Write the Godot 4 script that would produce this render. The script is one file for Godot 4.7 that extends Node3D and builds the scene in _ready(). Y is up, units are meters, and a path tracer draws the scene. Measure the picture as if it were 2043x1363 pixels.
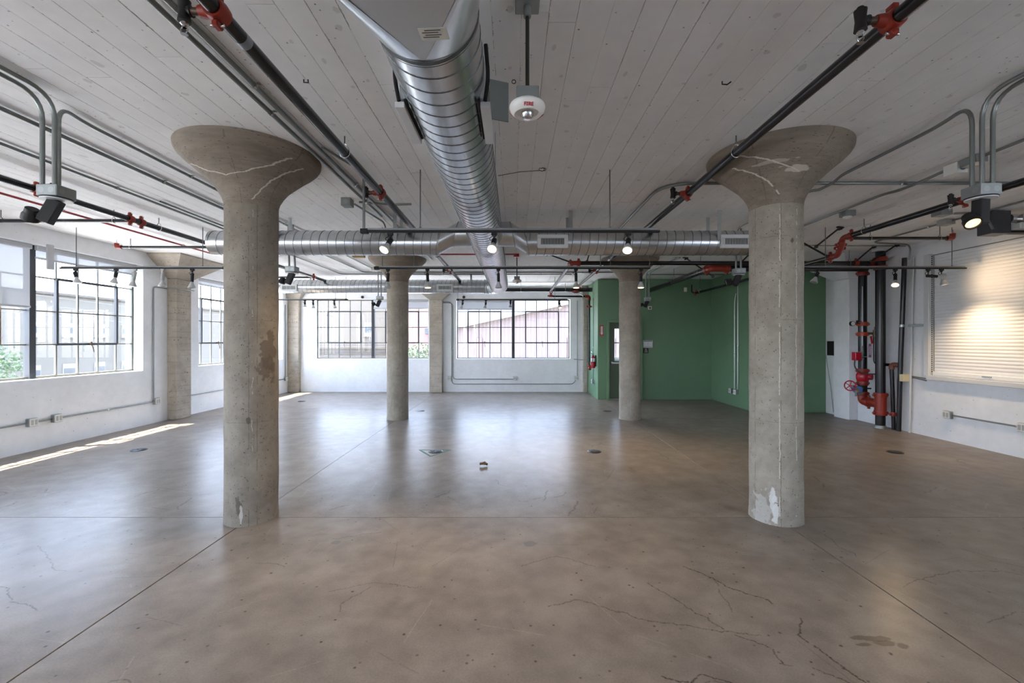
extends Node3D
# An empty industrial loft: mushroom-capped concrete columns, steel sash windows, spiral ducts,
# sprinkler pipes and track lights. Metres, y up, the camera looks down -z.

const EYE := 1.555        # camera height
const FPX := 870.0        # focal length in pixels of the 2043 x 1363 frame
const CEIL := 3.17
const WL := -6.75         # inner faces of the walls
const WR := 6.70
const WF := -13.13
const WB := 6.0

var M := {}
var rng := RandomNumberGenerator.new()

func _ready() -> void:
	rng.seed = 7
	set_camera_and_light()
	make_materials()
	build_shell()
	build_windows()
	build_outside()
	build_partition()
	build_columns()
	build_shutter()
	build_ducts()
	build_sprinklers()
	build_riser()
	build_conduits()
	build_tracks()
	build_pendants()
	build_details()

func set_camera_and_light() -> void:
	var cam := Camera3D.new()
	cam.name = "camera"
	cam.projection = Camera3D.PROJECTION_FRUSTUM
	cam.near = 0.05
	cam.far = 400.0
	cam.size = 2.0 * (681.5 / FPX) * cam.near
	cam.frustum_offset = Vector2(-3.5 / FPX * cam.near, -2.5 / FPX * cam.near)
	cam.position = Vector3(0, EYE, 0)
	add_child(cam)
	cam.current = true
	var env := Environment.new()
	var sky := Sky.new()
	var sm := ProceduralSkyMaterial.new()
	sm.sky_top_color = Color(0.74, 0.84, 1.0)
	sm.sky_horizon_color = Color(0.93, 0.96, 1.0)
	sm.sky_curve = 0.18
	sm.ground_horizon_color = Color(0.62, 0.62, 0.62)
	sm.ground_bottom_color = Color(0.45, 0.44, 0.43)
	sm.sky_energy_multiplier = 1.0
	sm.ground_energy_multiplier = 1.0
	sm.sun_angle_max = 2.0
	sky.sky_material = sm
	env.background_mode = Environment.BG_SKY
	env.sky = sky
	env.background_energy_multiplier = 13.5
	env.tonemap_mode = Environment.TONE_MAPPER_LINEAR
	env.tonemap_exposure = 1.32
	env.sdfgi_enabled = true
	env.ssao_enabled = true
	env.ssil_enabled = true
	var we := WorldEnvironment.new()
	we.name = "world_environment"
	we.environment = env
	add_child(we)
	var sun := DirectionalLight3D.new()
	sun.name = "sun"
	sun.light_color = Color(1.0, 0.95, 0.87)
	sun.light_energy = 11.0
	sun.light_angular_distance = 0.6
	sun.shadow_enabled = true
	add_child(sun)
	sun.look_at_from_position(Vector3.ZERO, Vector3(0.38, -1.0, -0.107), Vector3(0, 0, -1))

# ---------------------------------------------------------------- mesh builder
class MB:
	var v := PackedVector3Array()
	var n := PackedVector3Array()
	var t := PackedVector2Array()
	var ix := PackedInt32Array()

	func face(p: Array, out := Vector3.ZERO, uvs: Array = []) -> MB:
		var q := p.duplicate()
		var w := uvs.duplicate()
		var nn: Vector3 = (q[2] - q[0]).cross(q[1] - q[0]).normalized()
		if out != Vector3.ZERO and nn.dot(out) < 0.0:
			q.reverse()
			w.reverse()
			nn = -nn
		var b := v.size()
		for i in q.size():
			v.append(q[i])
			n.append(nn)
			t.append(w[i] if w.size() else Vector2(q[i].x + q[i].z, q[i].y))
		for i in range(1, q.size() - 1):
			ix.append_array([b, b + i, b + i + 1])
		return self

	# box with chamfered edges
	func box(c: Vector3, s: Vector3, bev := 0.0, B := Basis()) -> MB:
		var h := s * 0.5
		var e := minf(bev, minf(h.x, minf(h.y, h.z)) * 0.9)
		if e <= 0.0:
			for ax in 3:
				for sg in [-1.0, 1.0]:
					var d := Vector3.ZERO
					d[ax] = sg
					var a1 := (ax + 1) % 3
					var a2 := (ax + 2) % 3
					var ps := []
					for k in [[-1, -1], [1, -1], [1, 1], [-1, 1]]:
						var p := Vector3.ZERO
						p[ax] = h[ax] * sg
						p[a1] = h[a1] * k[0]
						p[a2] = h[a2] * k[1]
						ps.append(c + B * p)
					face(ps, B * d)
			return self
		var at := func(sx: float, sy: float, sz: float, ax: int) -> Vector3:
			var p := Vector3(sx * (h.x - e), sy * (h.y - e), sz * (h.z - e))
			p[ax] = [sx * h.x, sy * h.y, sz * h.z][ax]
			return c + B * p
		for ax in 3:
			for sg in [-1.0, 1.0]:
				var a1 := (ax + 1) % 3
				var a2 := (ax + 2) % 3
				var ps := []
				for k in [[-1, -1], [1, -1], [1, 1], [-1, 1]]:
					var sv := Vector3.ZERO
					sv[ax] = sg
					sv[a1] = k[0]
					sv[a2] = k[1]
					ps.append(at.call(sv.x, sv.y, sv.z, ax))
				var d := Vector3.ZERO
				d[ax] = sg
				face(ps, B * d)
			for s1 in [-1.0, 1.0]:
				for s2 in [-1.0, 1.0]:
					var a1 := (ax + 1) % 3
					var a2 := (ax + 2) % 3
					var ps := []
					for k in [[-1.0, 0], [-1.0, 1], [1.0, 1], [1.0, 0]]:
						var sv := Vector3.ZERO
						sv[ax] = k[0]
						sv[a1] = s1
						sv[a2] = s2
						ps.append(at.call(sv.x, sv.y, sv.z, a1 if k[1] == 0 else a2))
					var d := Vector3.ZERO
					d[a1] = s1
					d[a2] = s2
					face(ps, B * d)
		for sx in [-1.0, 1.0]:
			for sy in [-1.0, 1.0]:
				for sz in [-1.0, 1.0]:
					face([at.call(sx, sy, sz, 0), at.call(sx, sy, sz, 1), at.call(sx, sy, sz, 2)], B * Vector3(sx, sy, sz))
		return self

	# rows of points, smooth shaded; closed rows repeat their first point at the end
	func grid(rows: Array, closed := true, us := 1.0, vs := 1.0) -> MB:
		var b := v.size()
		var w: int = rows[0].size()
		var h := rows.size()
		var acc := PackedVector3Array()
		acc.resize(w * h)
		var len := 0.0
		for i in h:
			if i > 0:
				len += rows[i][0].distance_to(rows[i - 1][0])
			for j in w:
				v.append(rows[i][j])
				t.append(Vector2(us * j / (w - 1.0), vs * len))
		for i in h - 1:
			for j in w - 1:
				var a := i * w + j
				var p: Vector3 = v[b + a]
				var n1 := (v[b + a + w] - p).cross(v[b + a + 1] - p)
				var n2 := (v[b + a + w] - v[b + a + w + 1]).cross(v[b + a + 1] - v[b + a + w + 1]) * -1.0
				acc[a] += n1
				acc[a + 1] += n1 + n2
				acc[a + w] += n1 + n2
				acc[a + w + 1] += n2
				ix.append_array([b + a, b + a + 1, b + a + w, b + a + 1, b + a + w + 1, b + a + w])
		if closed:
			for i in h:
				var s := acc[i * w] + acc[i * w + w - 1]
				acc[i * w] = s
				acc[i * w + w - 1] = s
		for k in acc.size():
			n.append(acc[k].normalized() if acc[k].length() > 1e-12 else Vector3.UP)
		return self

	static func ring(c: Vector3, n1: Vector3, n2: Vector3, r: float, sides: int) -> PackedVector3Array:
		var o := PackedVector3Array()
		for j in sides + 1:
			var a := TAU * (j % sides) / sides
			o.append(c + n1 * (cos(a) * r) + n2 * (sin(a) * r))
		return o

	func disc(c: Vector3, out: Vector3, r: float, sides: int) -> MB:
		var n1 := out.cross(Vector3.UP if absf(out.normalized().y) < 0.9 else Vector3.RIGHT).normalized()
		var n2 := out.normalized().cross(n1)
		var p := []
		for j in sides:
			var a := TAU * j / sides
			p.append(c + (n1 * cos(a) + n2 * sin(a)) * r)
		return face(p, out)

	# round bar along a path
	func tube(path: Array, r: float, sides := 10, caps := true) -> MB:
		var rows := []
		var n1 := Vector3.ZERO
		for i in path.size():
			var d: Vector3
			if i == 0:
				d = path[1] - path[0]
			elif i == path.size() - 1:
				d = path[i] - path[i - 1]
			else:
				d = (path[i] - path[i - 1]).normalized() + (path[i + 1] - path[i]).normalized()
			d = d.normalized()
			if n1 == Vector3.ZERO:
				n1 = d.cross(Vector3.UP if absf(d.y) < 0.9 else Vector3.RIGHT).normalized()
			else:
				n1 = (n1 - d * n1.dot(d)).normalized()
			rows.append(ring(path[i], n1, n1.cross(d), r, sides))
		grid(rows, true)
		if caps:
			disc(path[0], path[0] - path[1], r, sides)
			disc(path[-1], path[-1] - path[-2], r, sides)
		return self

	# profile of Vector2(radius, height) turned round the y axis of xf; sharp corners stay sharp
	func lathe(prof: Array, sides: int, xf := Transform3D(), us := 1.0, vs := 1.0) -> MB:
		var run := [prof[0]]
		for i in range(1, prof.size()):
			run.append(prof[i])
			var last := i == prof.size() - 1
			var sharp := false
			if not last:
				var d1: Vector2 = (prof[i] - prof[i - 1]).normalized()
				var d2: Vector2 = (prof[i + 1] - prof[i]).normalized()
				sharp = d1.dot(d2) < 0.72
			if last or sharp:
				var rows := []
				for q in run:
					var row := PackedVector3Array()
					for j in sides + 1:
						var a := TAU * (j % sides) / sides
						row.append(xf * Vector3(cos(a) * q.x, q.y, sin(a) * q.x))
					rows.append(row)
				grid(rows, true, us, vs)
				run = [prof[i]]
		return self

	func cyl(a: Vector3, b: Vector3, r: float, sides := 12) -> MB:
		return tube([a, b], r, sides, true)

	func mesh(off := Vector3.ZERO) -> ArrayMesh:
		var arr := []
		arr.resize(Mesh.ARRAY_MAX)
		var vv := v.duplicate()
		if off != Vector3.ZERO:
			for i in vv.size():
				vv[i] -= off
		arr[Mesh.ARRAY_VERTEX] = vv
		arr[Mesh.ARRAY_NORMAL] = n
		arr[Mesh.ARRAY_TEX_UV] = t
		arr[Mesh.ARRAY_INDEX] = ix
		var m := ArrayMesh.new()
		m.add_surface_from_arrays(Mesh.PRIMITIVE_TRIANGLES, arr)
		return m

# basis whose y axis points along d
func along(d: Vector3) -> Basis:
	var y := d.normalized()
	var x := y.cross(Vector3.FORWARD if absf(y.z) < 0.9 else Vector3.RIGHT).normalized()
	return Basis(x, y, x.cross(y))

# polyline with rounded corners
func bent(p: Array, r: float, steps := 6) -> Array:
	var o := [p[0]]
	for i in range(1, p.size() - 1):
		var a: Vector3 = p[i - 1] - p[i]
		var b: Vector3 = p[i + 1] - p[i]
		var k := minf(r, minf(a.length(), b.length()) * 0.45)
		var s: Vector3 = p[i] + a.normalized() * k
		var e: Vector3 = p[i] + b.normalized() * k
		for j in steps + 1:
			var u := float(j) / steps
			o.append(s.lerp(p[i], u).lerp(p[i].lerp(e, u), u))
	o.append(p[-1])
	return o

# ---------------------------------------------------------------- things and parts
var taken := {}

func numbered(called: String) -> String:
	if not taken.has(called):
		taken[called] = 0
		return called
	taken[called] += 1
	return "%s_%03d" % [called, taken[called]]

func tag(o: Node, label: String, category: String, group := "", kind := "") -> void:
	o.set_meta("label", label)
	o.set_meta("category", category)
	if group:
		o.set_meta("group", group)
	if kind:
		o.set_meta("kind", kind)

func thing(called: String, label: String, category: String, at := Vector3.ZERO, group := "", kind := "") -> Node3D:
	var o := Node3D.new()
	o.name = numbered(called)
	add_child(o)
	o.position = at
	tag(o, label, category, group, kind)
	return o

func origin_of(o: Node) -> Vector3:
	var p := Vector3.ZERO
	while o is Node3D and o != self:
		p += o.position
		o = o.get_parent()
	return p

# a mesh given in world coordinates becomes a part
func part(parent: Node, called: String, mb: MB, m: Material) -> MeshInstance3D:
	var o := MeshInstance3D.new()
	o.name = called
	o.mesh = mb.mesh(origin_of(parent))
	o.material_override = m
	parent.add_child(o, true)
	return o

# one shared mesh placed as a part
func put(parent: Node, called: String, mesh: Mesh, m: Material, at: Vector3, B := Basis()) -> MeshInstance3D:
	var o := MeshInstance3D.new()
	o.name = called
	o.mesh = mesh
	o.material_override = m
	parent.add_child(o, true)
	o.transform = Transform3D(B, at - origin_of(parent))
	return o

# a thing that is one mesh
func single(called: String, label: String, category: String, mb: MB, m: Material, at: Vector3, group := "", kind := "") -> MeshInstance3D:
	var o := MeshInstance3D.new()
	o.name = numbered(called)
	o.mesh = mb.mesh(at)
	o.material_override = m
	add_child(o)
	o.position = at
	tag(o, label, category, group, kind)
	return o

func lettering(parent: Node, called: String, txt: String, size: float, m: Material, at: Vector3, B := Basis(), face := "Droid Sans") -> MeshInstance3D:
	var tm := TextMesh.new()
	var f := SystemFont.new()
	f.font_names = PackedStringArray([face])
	f.font_weight = 700
	tm.font = f
	tm.text = txt
	tm.font_size = 32
	tm.pixel_size = size / 32.0
	tm.depth = 0.0015
	return put(parent, called, tm, m, at, B)

# ---------------------------------------------------------------- materials
func flat(key: String, hex: String, rough := 0.6, metal := 0.0) -> StandardMaterial3D:
	var m := StandardMaterial3D.new()
	m.resource_name = key
	m.albedo_color = Color(hex)
	m.roughness = rough
	m.metallic = metal
	m.cull_mode = BaseMaterial3D.CULL_DISABLED
	M[key] = m
	return m

func noise_bytes(w: int, h: int, sd: int, freq: float, oct := 4) -> PackedByteArray:
	var f := FastNoiseLite.new()
	f.seed = sd
	f.noise_type = FastNoiseLite.TYPE_SIMPLEX_SMOOTH
	f.frequency = freq
	f.fractal_octaves = oct
	return f.get_seamless_image(w, h).get_data()

# mottled mineral surface: broad stains, medium blotches, fine grain, dark pits
func mineral(w: int, h: int, sd: int, dark: Color, lite: Color, broad: float, grain: float, pits: int, pit_size := 2.0, mid := 5.0, mid_part := 0.32) -> Image:
	var a := noise_bytes(w, h, sd, broad, 4)
	var b := noise_bytes(w, h, sd + 1, broad * mid, 3 if mid == 5.0 else 5)
	var c := noise_bytes(w, h, sd + 2, 0.35, 2)
	var out := PackedByteArray()
	out.resize(w * h * 3)
	var dr := dark.r8
	var dg := dark.g8
	var db := dark.b8
	var lr := lite.r8 - dr
	var lg := lite.g8 - dg
	var lb := lite.b8 - db
	var k := 0
	for i in w * h:
		var f: float = (a[i] * (0.82 - mid_part) + b[i] * mid_part + 45.9) / 255.0
		f += (c[i] - 128) * grain
		f = clampf(f, 0.0, 1.0)
		out[k] = int(dr + lr * f)
		out[k + 1] = int(dg + lg * f)
		out[k + 2] = int(db + lb * f)
		k += 3
	var im := Image.create_from_data(w, h, false, Image.FORMAT_RGB8, out)
	var r := RandomNumberGenerator.new()
	r.seed = sd * 31 + 5
	for i in pits:
		var x := r.randi_range(2, w - 6)
		var y := r.randi_range(2, h - 6)
		blot(im, x, y, r.randf_range(0.5, pit_size), r.randf_range(0.45, 0.8))
	return im

# multiply a small round spot
func blot(im: Image, x: float, y: float, r: float, mul: float, toward := Color.BLACK) -> void:
	var w := im.get_width()
	var h := im.get_height()
	for j in range(int(y - r - 1), int(y + r + 2)):
		if j < 0 or j >= h:
			continue
		for i in range(int(x - r - 1), int(x + r + 2)):
			var d := Vector2(i - x, j - y).length()
			var k := clampf(r + 0.5 - d, 0.0, 1.0)
			if k <= 0.0:
				continue
			var px := posmod(i, w)
			var c := im.get_pixel(px, j)
			im.set_pixel(px, j, c.lerp(toward, k * (1.0 - mul)))

# an irregular line through points given in pixels
func scratch(im: Image, pts: Array, width: float, mul: float, wob: float, sd: int, toward := Color.BLACK, gaps := 0.0) -> void:
	var r := RandomNumberGenerator.new()
	r.seed = sd
	for k in pts.size() - 1:
		var a: Vector2 = pts[k]
		var b: Vector2 = pts[k + 1]
		var steps := int(a.distance_to(b) / 0.8) + 1
		var off := Vector2.ZERO
		var on := true
		for s in steps:
			off = (off + Vector2(r.randf_range(-wob, wob), r.randf_range(-wob, wob))) * 0.93
			if gaps > 0.0 and r.randf() < 0.04:
				on = r.randf() > gaps
			if on:
				var p := a.lerp(b, float(s) / steps) + off
				blot(im, p.x, p.y, width * r.randf_range(0.5, 1.2), mul, toward)

# ragged filled patch
func patch(im: Image, c: Vector2, rad: Vector2, mul: float, toward: Color, sd: int, soft := 6.0) -> void:
	var f := FastNoiseLite.new()
	f.seed = sd
	f.frequency = 0.03
	for j in range(int(c.y - rad.y * 1.5), int(c.y + rad.y * 1.5)):
		if j < 0 or j >= im.get_height():
			continue
		for i in range(int(c.x - rad.x * 1.5), int(c.x + rad.x * 1.5)):
			var q := Vector2((i - c.x) / rad.x, (j - c.y) / rad.y)
			var d := q.length() + f.get_noise_2d(i, j) * 0.9
			var k := clampf((1.0 - d) * soft, 0.0, 1.0)
			if k > 0.0:
				var px := posmod(i, im.get_width())
				im.set_pixel(px, j, im.get_pixel(px, j).lerp(toward, k * (1.0 - mul)))

func tex(im: Image) -> ImageTexture:
	return ImageTexture.create_from_image(im)

func grey_tex(w: int, h: int, sd: int, freq: float, lo: float, hi: float, oct := 4) -> ImageTexture:
	var a := noise_bytes(w, h, sd, freq, oct)
	for i in a.size():
		a[i] = int(255.0 * lerpf(lo, hi, a[i] / 255.0))
	return tex(Image.create_from_data(w, h, false, Image.FORMAT_L8, a))

func triplanar(m: StandardMaterial3D, per_metre: float) -> StandardMaterial3D:
	m.uv1_triplanar = true
	m.uv1_world_triplanar = true
	m.uv1_scale = Vector3.ONE * per_metre
	return m

func make_materials() -> void:
	# painted walls
	var wm := mineral(512, 512, 11, Color("dfe1e3"), Color("f2f4f6"), 0.006, 0.0004, 30, 1.2)
	flat("wall", "ffffff", 0.62)
	M.wall.albedo_texture = tex(wm)
	triplanar(M.wall, 0.45)
	var wb := grey_tex(512, 512, 14, 0.02, 0.3, 0.7, 5)
	M.wall.heightmap_enabled = true
	M.wall.heightmap_texture = wb
	M.wall.heightmap_scale = 0.25
	flat("wall_cool", "f2f5f8", 0.55)
	# board-marked painted ceiling, three tones
	var cm := mineral(1024, 1024, 21, Color("e4e3e1"), Color("f3f2f0"), 0.004, 0.0005, 260, 2.0)
	var cr := RandomNumberGenerator.new()
	cr.seed = 91
	for i in 26:
		patch(cm, Vector2(cr.randf() * 1000, cr.randf() * 1000), Vector2(cr.randf_range(3, 10), cr.randf_range(4, 12)), 0.8, Color("8a857e"), i + 300)
	# one strip of ceiling per texture: smooth, or with a chipped seam along one edge
	for i in 8:
		var im := cm.get_region(Rect2i(i * 120, 0, 64, 1024))
		var n: int = [0, 1, 2, 2, 3, 4, 1, 5][i]
		if n == 5:
			scratch(im, [Vector2(1.0, 0), Vector2(1.5, 1023)], 0.55, 0.2, 0.15, 500 + i, Color("fdfdfb"), 0.55)
		elif n > 0:
			scratch(im, [Vector2(0.8, 0), Vector2(0.8, 1023)], 0.35 + n * 0.1, 0.62 - n * 0.07, 0.1 + n * 0.06, 500 + i, Color("4a453f"), 0.75 - n * 0.1)
		for k in n * 5:
			blot(im, cr.randf_range(0, 2.5), cr.randf() * 1023, cr.randf_range(0.5, 0.6 + n * 0.35), 0.45, Color("4a453f"))
		flat("ceiling_%d" % i, "ffffff", 0.7)
		M["ceiling_%d" % i].albedo_texture = tex(im)
	flat("ceiling_gap", "6d6760", 0.9)
	# bare concrete
	var bm := mineral(512, 512, 41, Color("8e8579"), Color("bdb4a6"), 0.008, 0.0012, 420, 1.8)
	for i in 26:
		scratch(bm, [Vector2(0, i * 20 + cr.randf_range(-3, 3)), Vector2(511, i * 20 + cr.randf_range(-3, 3))], 0.6, 0.7, 0.4, i + 60, Color("4a443c"), 0.5)
	flat("pilaster", "ffffff", 0.85)
	M.pilaster.albedo_texture = tex(bm)
	triplanar(M.pilaster, 0.33)
	# metals
	var gm := mineral(512, 512, 51, Color("b9bec1"), Color("dde1e3"), 0.02, 0.0006, 0)
	flat("galvanized", "ffffff", 0.26, 1.0)
	M.galvanized.albedo_texture = tex(gm)
	triplanar(M.galvanized, 1.4)
	flat("duct_plain", "dfe5e9", 0.30, 1.0)
	flat("seam", "63696c", 0.45, 1.0)
	flat("conduit", "8d9290", 0.38, 0.9)
	flat("strap_metal", "a9adad", 0.35, 1.0)
	flat("box_metal", "9aa09f", 0.45, 0.8)
	flat("steel_rod", "6f7272", 0.4, 0.9)
	flat("black_pipe", "16171b", 0.24)
	flat("black_matte", "121214", 0.6)
	flat("fitting_black", "171515", 0.5)
	flat("pipe_band", "8b9095", 0.4, 0.6)
	flat("red_fitting", "8c2a1a", 0.4)
	flat("red_gloss", "b3142a", 0.25)
	flat("red_conduit", "9c2230", 0.4)
	flat("orange_coupling", "ad3c1c", 0.4)
	flat("brass", "a58448", 0.35, 0.9)
	flat("chrome", "d0d0d0", 0.15, 1.0)
	flat("bronze", "5a4a3e", 0.4, 0.7)
	flat("stem_dark", "35332f", 0.5, 0.4)
	flat("rust", "7a5140", 0.6, 0.3)
	flat("blue_paint", "3f6fb0", 0.4)
	flat("window_steel", "55564f", 0.5, 0.2)
	flat("window_light", "5c5b55", 0.5, 0.1)
	flat("damper", "7b8080", 0.5, 0.5)
	flat("window_dark", "33363a", 0.45, 0.2)
	flat("window_brown", "7c6650", 0.6, 0.1)
	flat("window_white", "e2e3e2", 0.5)
	flat("white_plastic", "e4e2dc", 0.4)
	flat("grey_plastic", "a9aba8", 0.5)
	flat("white_frame", "d6d8d8", 0.4)
	flat("bulb_white", "b9bab8", 0.3)
	flat("bulb_lens", "8f9294", 0.2)
	flat("track_grey", "8c8e8f", 0.4, 0.6)
	flat("lens_lit", "fff2dc", 0.3)
	M.lens_lit.emission_enabled = true
	M.lens_lit.emission = Color(1.0, 0.87, 0.66)
	M.lens_lit.emission_energy_multiplier = 2.2
	flat("led_lit", "fff2dc", 0.3)
	M.led_lit.emission_enabled = true
	M.led_lit.emission = Color(1.0, 0.84, 0.58)
	M.led_lit.emission_energy_multiplier = 1.6
	flat("green", "6f9272", 0.55)
	M.green.albedo_texture = tex(mineral(256, 256, 61, Color("f2f2f2"), Color("ffffff"), 0.01, 0.0002, 0))
	triplanar(M.green, 0.4)
	flat("green_trim", "6b8f69", 0.4)
	flat("green_door", "4b5f45", 0.4)
	flat("aluminium", "c4c6c4", 0.35, 0.9)
	flat("motor_grey", "4a4c50", 0.5, 0.4)
	flat("sign_white", "e6e8ea", 0.5)
	flat("sign_black", "141414", 0.5)
	flat("sign_red", "c02a30", 0.5)
	flat("sign_purple", "a56aa0", 0.6)
	flat("cream_box", "d9cda0", 0.5)
	flat("tape_green", "2f6a55", 0.6)
	flat("cover_black", "1c1b1b", 0.45, 0.3)
	flat("cover_rim", "2b2b2b", 0.35, 0.6)
	flat("paper", "cfccc0", 0.7)
	flat("debris", "6e5a40", 0.95)
	flat("wood_stub", "a08355", 0.7)
	flat("shutter", "eceef0", 0.4)
	flat("cable", "38383a", 0.5)
	flat("hole_black", "0b0b0b", 0.8)
	var g := flat("glass", "ffffff", 0.02)
	g.transparency = BaseMaterial3D.TRANSPARENCY_ALPHA
	g.albedo_color = Color(1, 1, 1, 0.04)
	g.metallic_specular = 0.5
	var bl := flat("blind", "e3e6ea", 0.9)
	bl.transparency = BaseMaterial3D.TRANSPARENCY_ALPHA
	bl.albedo_color = Color(0.80, 0.82, 0.85, 0.97)
	bl.backlight_enabled = true
	bl.backlight = Color(0.22, 0.225, 0.23)
	flat("blind_bar", "b9bbbd", 0.5)
	flat("lamp_glass", "ffffff", 0.05)
	M.lamp_glass.transparency = BaseMaterial3D.TRANSPARENCY_ALPHA
	M.lamp_glass.albedo_color = Color(1, 1, 1, 0.25)
	# outside
	flat("out_cream", "4d4a43", 0.9)
	flat("out_white", "666666", 0.9)
	flat("out_beige", "504b44", 0.9)
	flat("out_brick", "66504d", 0.9)
	flat("out_pink", "655a58", 0.9)
	flat("out_faded", "65504e", 0.9)
	flat("out_grey", "393b41", 0.9)
	flat("out_pane", "262d33", 0.4)
	flat("out_trim", "3d3934", 0.9)
	flat("out_road", "a9a7a2", 0.95)
	flat("leaf", "344a2d", 0.8)
	flat("bark", "4d4136", 0.9)
	flat("out_door", "5c626d", 0.8)

# ---------------------------------------------------------------- floor, walls, ceiling
func shell_part(called: String, mb: MB, m: Material, label: String, category: String) -> MeshInstance3D:
	return single(called, label, category, mb, m, Vector3.ZERO, "", "structure")

func floor_image(w: int, h: int, x0: float, z0: float, sx: float, sz: float, sd: int) -> Image:
	var im := mineral(w, h, sd, Color("685f57"), Color("988f85"), 0.006 * 1024.0 / w, 0.0013, int(w * h / 2600.0), 1.9 * w / 1024.0, 3.2, 0.42)
	var r := RandomNumberGenerator.new()
	r.seed = sd * 7 + 1
	var ppm := w / sx
	# broad faint stains
	for i in int(16 * sx * sz / 22.0):
		patch(im, Vector2(r.randf() * w, r.randf() * h), Vector2(r.randf_range(0.06, 0.28), r.randf_range(0.04, 0.14)) * ppm, 0.86, Color("40382f") if r.randf() < 0.65 else Color("c4bbae"), i + sd * 5, 0.9)
	# trowel sweeps and scuffs
	for i in int(60 * sx * sz / 22.0):
		var p := Vector2(r.randf() * w, r.randf() * h)
		var d := Vector2.from_angle(r.randf() * TAU) * r.randf_range(0.1, 0.5) * ppm
		scratch(im, [p, p + d], 0.5, 0.78, 0.2, i + sd, Color("c9c0b4") if r.randf() < 0.4 else Color("3a342d"), 0.3)
	# hairline cracks
	for i in int(15 * sx * sz / 22.0):
		var pts := [Vector2(r.randf() * w, r.randf() * h)]
		var ang := r.randf() * TAU
		for k in r.randi_range(3, 7):
			ang += r.randf_range(-0.8, 0.8)
			pts.append(pts[-1] + Vector2.from_angle(ang) * r.randf_range(0.03, 0.10) * ppm)
		scratch(im, pts, 0.5, 0.6, 0.5, i + sd * 3, Color("2c2620"), 0.3)
	# worn blotches
	for i in int(7 * sx * sz / 22.0):
		patch(im, Vector2(r.randf() * w, r.randf() * h), Vector2(r.randf_range(0.012, 0.04), r.randf_range(0.008, 0.02)) * ppm, 0.75, Color("4a433c"), i + sd, 2.0)
	return im

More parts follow.
